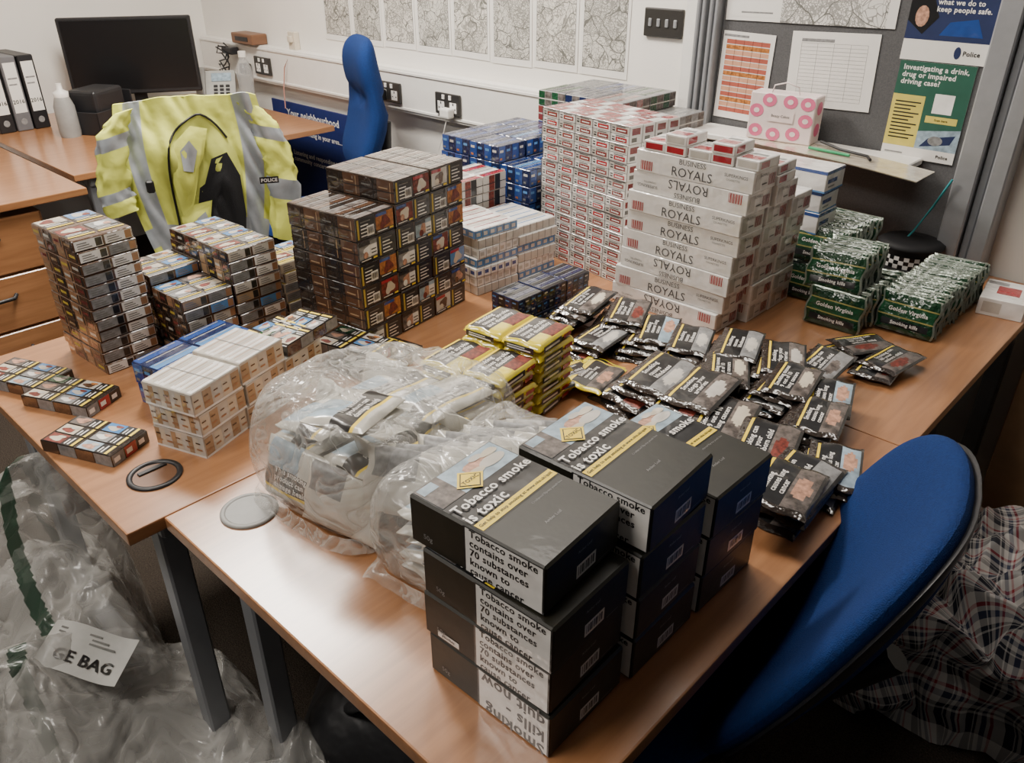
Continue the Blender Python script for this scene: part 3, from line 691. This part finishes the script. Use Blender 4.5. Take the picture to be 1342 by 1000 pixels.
# ------------------------------------------------------------------ room
WALL=mat("wall_paint",(.76,.73,.68),rough=.8,var=.03,vscale=3,bump=.05,bscale=80); TRUNK=mat("white_upvc",(.74,.72,.68),rough=.4,var=.02)
CARP=mat("carpet",(.050,.040,.032),rough=1,var=.5,vscale=260,bump=.8,bscale=320,spec=.1)
BOARD=mat("grey_pinboard_fabric",(.085,.085,.088),rough=.95,var=.15,vscale=250,bump=.2,bscale=500); FRAME=mat("brushed_aluminium",(.40,.41,.43),rough=.35,metal=.5,var=.05)
def room(name,c,d,m):
    mb=MB(); mb.box((0,0,0),d,m,0); return OB(name,mb,c,kind="structure")
room("floor",(-1.8,.4,-.05),(6.6,5.2,.1),CARP)
room("wall_back",(-1.8,2.45,1.3),(6.6,.10,2.6),WALL); room("wall_left",(-4.67,.3,1.3),(.1,4.2,2.6),WALL)
room("ceiling",(-1.8,.4,2.65),(6.6,5.2,.1),WALL)
room("baseboard_back",(-3.0,2.389,.05),(3.2,.02,.1),TRUNK)
mb=MB(); mb.box((-1.47,2.385,1.3),(.05,.028,2.6),TRUNK,.003)
for i in range(4): mb.box((-1.435+.022*i,2.37,1.3),(.012,.05+.010*(i%2),2.6),FRAME,.003)
OB("trim_1",mb,kind="structure")
mb=MB(); mb.box((-.575,2.36,1.3),(.055,.078,2.6),FRAME,.004); mb.box((-.535,2.37,1.3),(.02,.058,2.6),STEEL,.003); mb.box((-.50,2.36,1.3),(.04,.078,2.6),FRAME,.004); OB("trim_2",mb,kind="structure")
mb=MB(); mb.box((-.98,2.384,1.62),(.76,.03,1.9),BOARD,.003)
OB("pinboard",mb,label="large grey fabric pinboard fixed to the wall",cat="pinboard")
e=OB("cable_trunking",None,(0,0,0),label="white plastic dado cable trunking along the wall",cat="trunking")
mb=MB(); mb.box((-3.05,2.372,.93),(3.1,.054,.18),TRUNK,.006,seg=2); OB("body",mb,parent=e)
mb=MB(); mb.box((-3.05,2.343,1.005),(3.1,.006,.012),TRUNK,.002); OB("cover_rib",mb,parent=e)
mb=MB(); mb.box((-3.05,2.343,.857),(3.1,.006,.012),TRUNK,.002); OB("cover_rib",mb,parent=e)
SOCK=mat("dark_socket_plate",(.03,.028,.026),rough=.35)
def socket(x,z,y=2.342,plug=False,sw=False,w=.146):
    e=OB("light_switch" if sw else "wall_socket",None,(x,y,z),label="dark four-gang light switch plate on the wall" if sw else ("dark double socket with black plug in it" if plug else "dark double power socket on white trunking"),cat="switch" if sw else "socket")
    mb=MB(); mb.box((0,-.006,0),(w,.012,.086),SOCK,.004,seg=2); OB("plate",mb,parent=e)
    if sw:
        for i in range(4):
            mb=MB(); mb.box((-.048+.032*i,-.014,0),(.012,.006,.024),FRAME,.002); OB("rocker",mb,parent=e)
    else:
        for sx in(-1,1):
            mb=MB(); F=Face(mb,(sx*.036-.02,-.0125,-.03),(1,0,0),(0,0,1),.04,.04); F.rect(0,0,1,1,WHITE,1); F.rect(.42,.7,.58,.95,BLACK,2); F.rect(.12,.3,.32,.42,BLACK,2); F.rect(.68,.3,.88,.42,BLACK,2)
            OB("outlet_face",mb,parent=e)
            mb=MB(); mb.box((sx*.02,-.014,.028),(.014,.005,.018),WHITE,.001); OB("rocker",mb,parent=e)
    if plug:
        mb=MB(); mb.box((-.036,-.030,-.012),(.046,.034,.046),BLKPL,.008,seg=2); p=[(-.036,-.045,-.03),(-.04,-.05,-.10),(-.05,-.03,-.22),(-.06,-.02,-.40)]; mb.tube(p,.003,BLKPL); OB("plug",mb,parent=e,label="black mains plug with cable")
    return e
socket(-3.96,.925); socket(-2.937,.918,plug=True); socket(-2.563,.914); socket(-1.585,1.283,y=2.399,sw=True)
mb=MB(); mb.box((0,0,0),(.055,.035,.04),TRUNK,.008,seg=2); mb.tube([(0,-.0,-.02),(-.01,-.02,-.1),(-.06,-.01,-.18)],.002,TRUNK); OB("plug_adaptor",mb,(-2.545,2.310,.885),label="white charger plugged into the socket",cat="charger")
e=OB("wall_box",None,(-3.72,2.384,1.06),label="small cream fitting on the wall above the trunking",cat="fitting")
mb=MB(); mb.box((0,0,0),(.06,.03,.085),CREAM,.004); mb.box((0,-.02,.01),(.03,.02,.03),CREAM,.003); OB("body",mb,parent=e)
mb=MB(); mb.tube([(-.01,-.015,-.04),(-.02,-.06,-.12),(-.05,-.06,-.22),(-.06,-.06,-.32)],.003,mat("cable_pink",(.5,.25,.2))); OB("lead",mb,parent=e)
def mapmat(i,tint):
    m=bpy.data.materials.new("street_map_print"); m.use_nodes=True; nt=m.node_tree; b=nt.nodes["Principled BSDF"]; b.inputs["Roughness"].default_value=.7
    tc=nt.nodes.new("ShaderNodeTexCoord"); mp=nt.nodes.new("ShaderNodeMapping"); mp.inputs["Location"].default_value=(i*3.1,0,i*1.7); nt.links.new(tc.outputs["Object"],mp.inputs[0])
    def M(op,a,b_=None):
        n=nt.nodes.new("ShaderNodeMath"); n.operation=op
        for k,x in enumerate((a,b_)):
            if x is None: continue
            if isinstance(x,(int,float)): n.inputs[k].default_value=x
            else: nt.links.new(x,n.inputs[k])
        return n.outputs[0]
    nz=nt.nodes.new("ShaderNodeTexNoise"); nz.inputs["Scale"].default_value=9; nt.links.new(mp.outputs[0],nz.inputs["Vector"])
    ad=nt.nodes.new("ShaderNodeMixRGB"); ad.blend_type='ADD'; ad.inputs[0].default_value=.12; nt.links.new(mp.outputs[0],ad.inputs[1]); nt.links.new(nz.outputs["Color"],ad.inputs[2])
    def edge(sc,w):
        v=nt.nodes.new("ShaderNodeTexVoronoi"); v.feature='DISTANCE_TO_EDGE'; v.inputs["Scale"].default_value=sc; nt.links.new(ad.outputs[0],v.inputs["Vector"])
        return M('LESS_THAN',v.outputs["Distance"],w)
    def contour(sc,w):
        n=nt.nodes.new("ShaderNodeTexNoise"); n.inputs["Scale"].default_value=sc; n.inputs["Detail"].default_value=4; nt.links.new(mp.outputs[0],n.inputs["Vector"])
        return M('LESS_THAN',M('ABSOLUTE',M('SUBTRACT',M('FRACT',M('MULTIPLY',n.outputs["Fac"],7)),.5)),w)
    n=nt.nodes.new("ShaderNodeTexNoise"); n.inputs["Scale"].default_value=8; nt.links.new(mp.outputs[0],n.inputs["Vector"])
    urban=M('GREATER_THAN',n.outputs["Fac"],.47)
    s=M('MAXIMUM',M('MULTIPLY',edge(55+8*(i%3),.045),.7),M('MULTIPLY',M('MULTIPLY',edge(120,.10),urban),.65)); s=M('MAXIMUM',s,M('MULTIPLY',contour(5+i%4,.045),.6)); s=M('MAXIMUM',s,M('MULTIPLY',edge(13,.018),.9))
    r=nt.nodes.new("ShaderNodeMixRGB"); r.inputs[1].default_value=tint; r.inputs[2].default_value=(.07,.07,.06,1); nt.links.new(s,r.inputs[0]); nt.links.new(r.outputs[0],b.inputs["Base Color"])
    return m
PAPER=mat("white_paper",(.72,.70,.66),rough=.7,var=.02)
for i in range(8):
    mb=MB(); mb.box((0,0,0),(.208,.0015,.33),PAPER,0); F=Face(mb,(-.104,-.0008,-.165),(1,0,0),(0,0,1),.208,.33)
    F.rect(.055,.075,.945,.96,BLACK,1); F.rect(.06,.08,.94,.96,mapmat(i,[(.62,.59,.53,1),(.55,.53,.48,1)][i%2]),2)
    OB("wall_map",mb,(-3.36+.2195*i,2.398,1.255+J(.004)),rot=(0,R(J(.6)),0),label="black and white street map sheet pinned to the white wall",cat="map",group="row of street maps")
def sheet(name,x,z,w,h,draw,label,cat="paper",rot=0,y=2.3655,base=PAPER):
    mb=MB(); mb.box((0,.0006,0),(w,.001,h),base,0)
    F=Face(mb,(-w/2,0,-h/2),(1,0,0),(0,0,1),w,h); draw(F)
    return OB(name,mb,(x,y,z),(0,R(rot),0),label=label,cat=cat)
MAROON=mat("print_maroon_table",(.36,.08,.05),rough=.7,var=.1); PINKO=mat("print_peach_table",(.55,.28,.17),rough=.7)
def p1(F):
    for i in range(14): F.rect(.08,.08+.06*i,.92,.13+.06*i,[MAROON,PINKO,ORANGE,MAROON,PINKO][i%5],1)
    for i in range(1,5): F.rect(.08+.17*i,.08,.085+.17*i,.92,BLACK,2)
    F.rect(.02,.94,.5,.965,GREY,1)
def p2(F):
    for i in range(16): F.rect(.12,.1+.05*i,.88,.103+.05*i,GREY,1)
    for i in range(5): F.rect(.12+.19*i,.1,.123+.19*i,.85,GREY,1)
    F.rect(.12,.87,.5,.91,GREY,1)
sheet("pinned_table_sheet",-1.265,1.155,.17,.25,p1,"paper sheet with maroon table rows pinned on the board",rot=1)
sheet("pinned_form",-1.00,1.20,.25,.20,p2,"white printed form pinned on the grey board",rot=-2)
def p3(F): F.rect(.03,.05,.97,.95,MATS["white_paper"],1); F.rect(.35,.0,.95,.9,mapmat(11,(.66,.64,.6,1)),2); F.rect(.1,.1,.3,.12,GREY,2)
sheet("pinned_map",-1.10,1.42,.50,.21,p3,"large pale map sheet pinned high on the grey board",rot=-1)
DBLUE=mat("poster_navy",(.008,.018,.075),rough=.5); DGRN=mat("poster_green",(.015,.085,.055),rough=.5); DYEL=mat("poster_yellow",(.60,.50,.10),rough=.5)
def p4(F):
    F.rect(0,.0,1,1,PAPER,1); F.rect(0,.24,1,1,DBLUE,2); F.poly([(0,.45),(.20,.30),(.36,.50),(.22,.80),(0,.85)],BLACK,3); F.ell(.16,.5,.08,.12,FLESH,4); F.text("what we do to\nkeep people safe.",.62,.62,.020,WHITE,l=5,fitw=.62)
    F.poly([(.4,.3),(.9,.3),(.8,.5),(.5,.45)],BLUE,3); F.text("Police",.82,.12,.016,BLACK,l=3); F.ell(.66,.12,.04,.07,DBLUE,3)
sheet("police_poster",-.715,1.355,.21,.21,p4,"navy blue poster pinned on the grey board",cat="poster")
def p5(F):
    F.rect(0,0,1,1,DGRN,1); F.text("Investigating a drink,\ndrug or impaired\ndriving case?",.06,.86,.0185,WHITE,l=2,left=True,fitw=.86)
    F.rect(0,.12,.44,.66,DYEL,2)
    for i in range(11): F.rect(.05,.58-.038*i,.40-.06*(i%3),.594-.038*i,BLACK,3)
    F.rect(.56,.5,.82,.70,WHITE,2); F.rect(.5,.40,.92,.47,DYEL,2); F.text("Scan here",.71,.435,.008,BLACK,l=3)
    F.poly([(.44,.12),(1,.12),(1,.36),(.44,.3)],PALE,3); F.poly([(.5,.14),(.9,.2),(.95,.3),(.6,.24)],DBLUE,4); F.ell(.7,.22,.1,.05,GREY,5)
    F.rect(0,0,1,.12,PAPER,4); F.text("Police",.84,.06,.012,BLACK,l=6); F.rect(.05,.04,.3,.055,GREY,6)
sheet("drink_drive_poster",-.72,1.125,.19,.245,p5,"green and yellow poster about drink or drug driving cases",cat="poster",rot=0)
mb=MB(); mb.box((-1.03,2.295,1.0),(.66,.14,.018),TRUNK,.003); OB("wall_ledge",mb,label="narrow cream ledge under the pinboard",cat="shelf")
mb=MB()
def cs(u,v,o=0): return Vector((-1.16+.53*u,2.20-.08*u+.13*v,1.0115+o+.006*math.sin(u*4)*u))
mb.grid(lambda u,v:cs(u,v),12,8,CREAM); mb.grid(lambda u,v:cs(u,v,-.002),12,8,CREAM,flip=True)
OB("card_sheet",mb,label="large cream card sheet overhanging the ledge",cat="card")
PINK=mat("donut_pink",(.68,.14,.26),rough=.5); PINKL=mat("bag_pale_pink",(.76,.64,.62),rough=.5)
e=OB("gift_bag",None,(-1.075,2.285,1.013),(0,R(0),R(6)),label="white and pink paper gift bag with ring pattern on the ledge",cat="gift bag")
mb=MB(); mb.box((0,0,.065),(.19,.07,.13),PINKL,.003); F=Face(mb,(-.095,-.0352,0),(1,0,0),(0,0,1),.19,.13)
for i,(u,v) in enumerate([(.14,.2),(.42,.15),(.72,.2),(.88,.5),(.12,.62),(.3,.86),(.62,.86),(.88,.85)]):
    F.ell(u,v,.11,.14,PINK,2+i%2); F.ell(u,v,.045,.055,PINKL,5)
G=Face(mb,(.0952,-.035,0),(0,1,0),(0,0,1),.07,.13); G.ell(.5,.3,.3,.14,PINK,2); G.ell(.5,.75,.3,.14,PINK,2)
F.rect(.30,.42,.70,.66,PINKL,7); F.text("Bossy Cakes",.5,.54,.010,GREYT,l=9,fitw=.36); OB("body",mb,parent=e)
mb=MB(); mb.tube([(-.04,-.02,.128),(-.035,-.02,.15),(0,-.02,.16),(.035,-.02,.15),(.04,-.02,.128)],.002,PINKL); OB("handle",mb,parent=e)
mb=MB(); mb.tube([(-.96,2.22,1.02),(-.84,2.21,1.02)],.004,mat("pen_green",(.02,.3,.12))); OB("pen",mb,label="green pen lying on the card sheet",cat="pen")
mb=MB(); mb.tube([(-.95,2.27,1.03),(-.88,2.24,1.024),(-.80,2.23,1.021),(-.78,2.20,1.02)],.004,BLKPL); OB("cable_lead",mb,label="small black cable on the card sheet",cat="cable")
mb=MB(); mb.tube([(-.60,2.31,.98),(-.63,2.31,.90),(-.66,2.30,.83),(-.70,2.26,.75)],.003,mat("cable_teal",(.03,.30,.33))); OB("network_cable",mb,label="teal network cable hanging by the board",cat="cable")
CAPB=mat("cap_black",(.01,.01,.012),rough=.7)
e=OB("uniform_hat",None,(-.655,2.29,T0),(0,0,R(10)),label="black police hat with chequered band behind the green pouches",cat="hat")
n=36; mb=MB(); rings=[[Vector((r*1.0*math.cos(2*math.pi*i/n),r*.9*math.sin(2*math.pi*i/n),z)) for i in range(n)] for r,z in((.070,.0),(.074,.052),(.084,.064),(.086,.072),(.07,.082),(.03,.085))]
mb.loft(rings,CAPB); OB("crown",mb,parent=e)
mb=MB()
for row in range(3):
    for i in range(n):
        a0=2*math.pi*i/n;a1=2*math.pi*(i+1)/n; z0=.014+row*.011
        q=[Vector((.0755*math.cos(a),.0682*math.sin(a),z)) for a,z in((a0,z0),(a1,z0),(a1,z0+.011),(a0,z0+.011))]
        mb.add(q,[(0,1,2,3)],WHITE if (i+row)%2 else BLACK)
OB("chequered_band",mb,parent=e,label="black and white chequered band")
mb=MB(); mb.grid(lambda u,v:Vector(((.072+.05*v)*math.cos(math.pi*(1.15+.7*u)),(.067+.06*v)*math.sin(math.pi*(1.15+.7*u)),.013-.012*v)),16,4,CAPB); OB("peak",mb,parent=e)
mb=carton(.10,.14,.045,WHITE,lambda F:(F['L'].rect(.1,.2,.5,.8,OFF,1),F['R'].rect(.1,.2,.4,.5,GREY,1),F['T'].rect(.3,.3,.8,.7,RED,1),F['T'].rect(.05,.75,.5,.9,GREY,1)))
OB("white_box",mb,(-.375,2.17,T0),(0,0,R(8)),label="small white card box at the end of the desk",cat="box")
BANN=mat("banner_blue",(.008,.018,.11),rough=.6)
mb=MB(); mb.box((-3.62,2.375,.40),(.72,.01,.72),BANN,.001); F=Face(mb,(-3.98,2.3695,.04),(1,0,0),(0,0,1),.72,.72)
F.text("Your neighbourhood",.5,.92,.05,WHITE,l=2,fitw=.9); F.text("working in your area...",.60,.80,.034,WHITE,l=2,fitw=.7); F.text("Listening and responding to your\ncommunity concerns",.55,.62,.034,WHITE,l=2,fitw=.85)
OB("information_banner",mb,label="dark blue banner with white lettering behind the desk",cat="banner")
# ------------------------------------------------------------------ desk-top electronics
e=OB("computer_monitor",None,(-4.25,1.80,T0),(0,0,R(59)),label="black flat computer monitor on the beech desk",cat="monitor")
SCRN=mat("screen_black",(.006,.006,.007),rough=.3)
mb=MB(); mb.box((0,0,.27),(.60,.035,.35),BLKPL,.006); OB("casing",mb,parent=e)
mb=MB(); mb.box((0,-.019,.275),(.57,.002,.315),SCRN,0); OB("screen",mb,parent=e)
mb=MB(); mb.box((0,.03,.10),(.06,.02,.2),BLKPL,.004); mb.pillow(.26,.18,.02,BLKPL,M=Matrix.Translation((0,.02,.011))); OB("stand",mb,parent=e)
e=OB("desk_phone",None,(-4.17,2.17,T0+.02),(R(0),0,R(55)),label="grey desk telephone with display",cat="telephone")
GREYPH=mat("phone_grey",(.36,.36,.34),rough=.5)
mb=MB(); M=Matrix.Translation((0,0,.065))@Matrix.Rotation(R(45),4,'X'); mb.box((0,0,0),(.20,.19,.03),GREYPH,.008,M=M,seg=2); mb.box((0,.02,-.01),(.16,.12,.02),GREYPH,.004); OB("base",mb,parent=e)
mb=MB(); mb.box((.03,.05,.018),(.10,.05,.003),PALE,.001,M=M); OB("display",mb,parent=e)
mb=MB()
for i in range(12): mb.box((.0+.03*(i%3),-.07+.022*(i//3),.017),(.02,.014,.005),BLKPL,.001,M=M)
OB("keypad",mb,parent=e)
mb=MB(); mb.box((-.07,0,.028),(.045,.2,.025),GREYPL,.01,M=M,seg=2); OB("handset",mb,parent=e)
def revolve(mb,prof,m,n=24):
    mb.loft([[Vector((r*math.cos(2*math.pi*i/n),r*math.sin(2*math.pi*i/n),z)) for i in range(n)] for r,z in prof],m)
CLR=filmmat("clear_bottle_plastic",.35,(.5,.52,.52),crease=0,sc=3)
e=OB("water_bottle",None,(-3.93,2.21,T0),label="clear plastic water bottle on the desk",cat="bottle"); mb=MB(); revolve(mb,[(.036,0),(.040,.02),(.037,.10),(.040,.16),(.034,.21),(.016,.245),(.016,.255)],CLR); OB("body",mb,parent=e); mb=MB(); revolve(mb,[(.019,.253),(.019,.28)],TRUNK); OB("cap",mb,parent=e)
mb=MB()
for q in range(4):
    mb.tube([(-4.28+.015*q+.06*math.sin(t*1.3+q),2.30-.01*q,.80+.03*t+.02*math.cos(t*2+q)) for t in range(8)],.004,BLKPL)
mb.box((-4.22,2.31,.98),(.10,.05,.035),BLKPL,.006); mb.box((-4.10,2.315,.90),(.05,.05,.05),BLKPL,.006)
OB("cable_bundle",mb,label="tangled black cables and adaptors by the trunking",cat="cables",kind="stuff")
e=OB("water_bottle",None,(-3.98,1.34,T0),label="grey sports bottle beside the ring binders",cat="bottle"); mb=MB(); revolve(mb,[(.042,0),(.045,.02),(.043,.13),(.03,.17)],GREYPL); OB("body",mb,parent=e); mb=MB(); revolve(mb,[(.03,.168),(.032,.19),(.012,.20),(.012,.225)],TRUNK); OB("cap",mb,parent=e)
for i in range(3):
    mb=MB(); mb.box((0,0,.16),(.27,.068,.32),BLKPL if i!=1 else mat("binder_grey",(.12,.12,.13)),.004)
    F=Face(mb,(.1355,-.034,0),(0,1,0),(0,0,1),.068,.32); F.rect(.12,.25,.88,.92,PAPER,1); F.text("2016",.5,.4,.024,BLACK,l=2); F.ell(.5,.13,.2,.045,GREY,2)
    F.rect(.2,.7,.8,.72,GREY,2); F.rect(.2,.62,.7,.64,GREY,2)
    OB("ring_binder",mb,(-4.38,1.16+.075*i,T0),(0,0,R(4)),label="black lever-arch ring binder with white spine label",cat="ring binder",group="ring binders on the desk")
e=OB("desk_organiser",None,(-4.02,1.50,T0),(0,0,R(30)),label="black desk organiser tray beside the monitor",cat="desk tray")
mb=MB(); mb.box((0,0,.006),(.18,.26,.012),BLKPL,.003); mb.box((0,.127,.08),(.18,.006,.16),BLKPL,.002); mb.box((-.087,0,.08),(.006,.26,.16),BLKPL,.002); mb.box((0,-.127,.05),(.18,.006,.10),BLKPL,.002); mb.box((.087,0,.05),(.006,.26,.10),BLKPL,.002); OB("body",mb,parent=e)
mb=MB(); mb.box((0,0,.10),(.15,.20,.17),BLKPL,.02,seg=3); OB("black_folder",mb,parent=e)
mb=MB(); mb.box((0,0,0),(.20,.09,.05),DARKW,.004); mb.box((0,-.046,0),(.12,.002,.02),BLKPL,0); OB("small_box",mb,(-4.08,2.35,1.047),label="small brown box resting on the trunking",cat="box")
# ------------------------------------------------------------------ floor things
def plaidmat():
    m=bpy.data.materials.new("plaid_weave"); m.use_nodes=True; nt=m.node_tree; b=nt.nodes["Principled BSDF"]; b.inputs["Roughness"].default_value=.5
    uv=nt.nodes.new("ShaderNodeUVMap"); sp=nt.nodes.new("ShaderNodeSeparateXYZ"); nt.links.new(uv.outputs[0],sp.inputs[0])
    def stripes(axis):
        mu=nt.nodes.new("ShaderNodeMath"); mu.operation='FRACT'; nt.links.new(sp.outputs[axis],mu.inputs[0])
        r=nt.nodes.new("ShaderNodeValToRGB"); r.color_ramp.interpolation='CONSTANT'; cr=r.color_ramp
        W_=(.56,.54,.52);D_=(.008,.010,.024)
        seq=[(0,W_),(.12,D_),(.36,W_),(.40,D_),(.48,W_),(.60,(.03,.04,.09)),(.72,W_),(.80,(.34,.03,.04)),(.87,W_)]
        cr.elements[0].color=(*seq[0][1],1); cr.elements[1].position=seq[1][0]; cr.elements[1].color=(*seq[1][1],1)
        for p,c in seq[2:]: el=cr.elements.new(p); el.color=(*c,1)
        nt.links.new(mu.outputs[0],r.inputs[0]); return r
    a=stripes(0);c=stripes(1);mx=nt.nodes.new("ShaderNodeMixRGB"); mx.blend_type='MIX'; mx.inputs[0].default_value=.5; nt.links.new(a.outputs[0],mx.inputs[1]); nt.links.new(c.outputs[0],mx.inputs[2])
    nt.links.new(mx.outputs[0],b.inputs["Base Color"]); return m
PLAID=plaidmat()
def lump(fn,nu,nv,m,uvs,name):
    mb=MB(); mb.grid(fn,nu,nv,m); me=mb.mesh(name); ul=me.uv_layers.new(name="UVMap")
    for p in me.polygons:
        for li in p.loop_indices:
            vi=me.loops[li].vertex_index; ul.data[li].uv=((vi%(nu+1))/nu*uvs[0],(vi//(nu+1))/nv*uvs[1])
    return me
def pl(u,v):
    a=math.sin(math.pi*(u-.5));b=math.sin(math.pi*(v-.5))
    x=math.copysign(abs(a)**.85,a)*.47;y=math.copysign(abs(b)**.85,b)*.28
    e_=max(0,math.cos(math.pi*(u-.5)))*max(0,math.cos(math.pi*(v-.5)))
    h=.47*e_**.55
    r1=ridge(x*6+y*5,y*5,h*5+5);r2=ridge(x*13-y*6,y*12+h*4,h*9+2)
    n=noise.noise(Vector((x*4,y*4,h*3)))*.08+r1*.17-r2*.09
    return Vector((x*(1+n*.9)+.025*noise.noise(Vector((x*13,y*8,h*13))),y*(1-n*1.1)+.03*noise.noise(Vector((x*11,h*11,3))),max(.003,h*(.9+n*1.6))))
OB("laundry_bag",lump(pl,180,150,PLAID,(24,20),"laundry_bag"),(.07,1.80,0),(0,0,R(14)),label="large plaid woven laundry bag slumped on the carpet",cat="bag")
CARD=mat("brown_cardboard",(.36,.22,.12),rough=.85,var=.1,vscale=20)
e=OB("cardboard_carton",None,(-.09,2.27,0),(0,0,R(1)),label="brown cardboard carton beside the end of the desk",cat="box")
mb=MB(); mb.box((0,0,.33),(.40,.20,.66),CARD,.003); OB("body",mb,parent=e)
for s_ in(-1,1):
    mb=MB(); mb.box((0,s_*.050,.6625),(.39,.095,.005),CARD,.001); OB("flap",mb,parent=e)
BAGB=mat("black_nylon",(.012,.012,.014),rough=.5,bump=.6,bscale=20)
e=OB("holdall",None,(-.86,.66,0),(0,0,R(20)),label="black nylon holdall with red badge under the desk",cat="bag")
mb=MB(); mb.pillow(.5,.32,.30,BAGB,n=3,p=3,M=Matrix.Translation((0,0,.155)),fn=lambda v:v*(1+.12*noise.noise(v*9))); OB("body",mb,parent=e)
mb=MB(); mb.tube([(-.1,-.1,.28),(-.05,-.13,.35),(.08,-.13,.35),(.12,-.1,.28)],.012,BAGB); OB("handle",mb,parent=e)
mb=MB(); mb.box((0,0,0),(.06,.03,.015),RED,.004); mb.box((.035,0,0),(.02,.03,.014),SILV,.003); OB("badge",mb,(0,-.08,.305),(R(10),0,0),parent=e,label="red and silver tag")
GRNB=mat("bag_green_band",(.008,.045,.022),rough=.3,alpha=.8,coat=.6)
FILM3=filmmat("evidence_bag_film",.26,(.64,.63,.60),fres=.34,crease=.16,sc=5,rough=.22,bd=.05,coat=.7)
LABEL=mat("bag_label_white",(.46,.46,.44),rough=.35,coat=.5)
def crump(w,d,h,seed,band=True):
    mb=MB()
    def f(u,v):
        x=(u-.5)*w;y=(v-.5)*d
        q=Vector((x*3.0+seed,y*3.0,seed))
        n=noise.noise(q)-.8*abs(noise.noise(q*1.6+Vector((0,0,4))))-.22*abs(noise.noise(q*3.4))-.05*abs(noise.noise(q*9))
        e_=(max(0,1-abs(2*u-1)**3)*max(0,1-abs(2*v-1)**3))**.5
        return Vector((x+.10*noise.noise(q*1.2),y+.10*noise.noise(q*1.3+Vector((5,0,0))),max(.004,e_*h*(.95+.75*n))))
    mb.grid(f,200,180,FILM3,mfn=(lambda u,v:GRNB if .62<v+.35*(u-.5)<.662 else FILM3) if band else None)
    # second, lower layer of film inside the bag
    mb.grid(lambda u,v:Vector((f(v,u).x*.0+(u-.5)*w*.9,(v-.5)*d*.9,max(.003,f(u,v).z*.55+.02*noise.noise(Vector((u*6,v*6,seed+3)))))),60,50,FILM3)
    return mb,f
mb,f=crump(.95,.60,.44,2.3)
e=OB("evidence_bag",None,(-1.68,.17,0),(0,0,R(-8)),label="large crumpled translucent evidence bag with green band on the carpet",cat="plastic bag")
OB("film",mb,parent=e)
mb,f=crump(.78,.52,.34,7.1,False)
e2=OB("evidence_bag",None,(-1.20,.23,0),(0,0,R(5)),label="crumpled translucent evidence bag with white printed label",cat="plastic bag")
OB("film",mb,parent=e2)
mb=MB()
zt=max(f(.3+.04*i,.35+.04*j).z for i in range(10) for j in range(9))
ca=math.cos(R(30));sa=math.sin(R(30))
def wrap(u,v,o=0):
    a=(u-.5)*.165;b=(v-.5)*.095
    return Vector((-.135+ca*a-sa*b,.015+sa*a+ca*b,zt*.92+.02*v+.016*math.sin(u*4+1)+o))
mb.grid(wrap,14,10,LABEL)
vs,fs,tw,hh=textmesh("GE BAG",True); kk=.66/tw
mb.add([wrap(.54+x*kk,.30+y*kk*.165/.095,.003) for x,y in vs],fs,BLACK)
for q in range(3): mb.add([wrap(a,b,.003) for a,b in((.12,.64+.09*q),(.8-.1*q,.64+.09*q),(.8-.1*q,.68+.09*q),(.12,.68+.09*q))],[(0,1,2,3)],GREYT)
OB("printed_label",mb,parent=e2,label="white label with black lettering")
# ------------------------------------------------------------------ lights
def area(loc,rot,sx,sy,p,col=(1,.93,.84)):
    l=bpy.data.lights.new("ceiling_light","AREA"); l.shape='RECTANGLE'; l.size=sx;l.size_y=sy;l.energy=p;l.color=col
    o=bpy.data.objects.new("ceiling_light",l); o.location=loc;o.rotation_euler=rot; SC.objects.link(o); return o
LP=mat("lamp_diffuser",(1,.94,.86),emit=6.)
for i,(x,y,p) in enumerate(((-2.60,1.25,96),(-1.2,-.6,27),(-2.7,-.5,5),(-1.1,1.6,15))):  # last panel is unseen, placed towards the back wall to brighten it
    area((x,y,2.55),(0,0,0),1.0 if i else .9,.5,p)
    e=OB("ceiling_light_panel",None,(x,y,2.6),label="rectangular fluorescent ceiling light panel",cat="ceiling light",group="ceiling light panels")
    mb=MB(); mb.box((0,0,-.015),(1.2,.6,.03),TRUNK,.003); OB("housing",mb,parent=e)
    mb=MB(); mb.box((0,0,-.031),(1.1,.5,.002),LP,0); OB("diffuser",mb,parent=e)
w=bpy.data.worlds.new("world"); bpy.context.scene.world=w; w.use_nodes=True
w.node_tree.nodes["Background"].inputs[0].default_value=(1,.96,.92,1); w.node_tree.nodes["Background"].inputs[1].default_value=.06
# ------------------------------------------------------------------ camera
cam=bpy.data.cameras.new("camera"); co=bpy.data.objects.new("camera",cam); SC.objects.link(co)
cam.sensor_width=36; cam.sensor_fit='HORIZONTAL'; cam.lens=36*1060/1342; cam.clip_start=.05
co.location=(0,0,1.56); co.rotation_euler=(R(90-29.5),0,R(43.3))
bpy.context.scene.camera=co
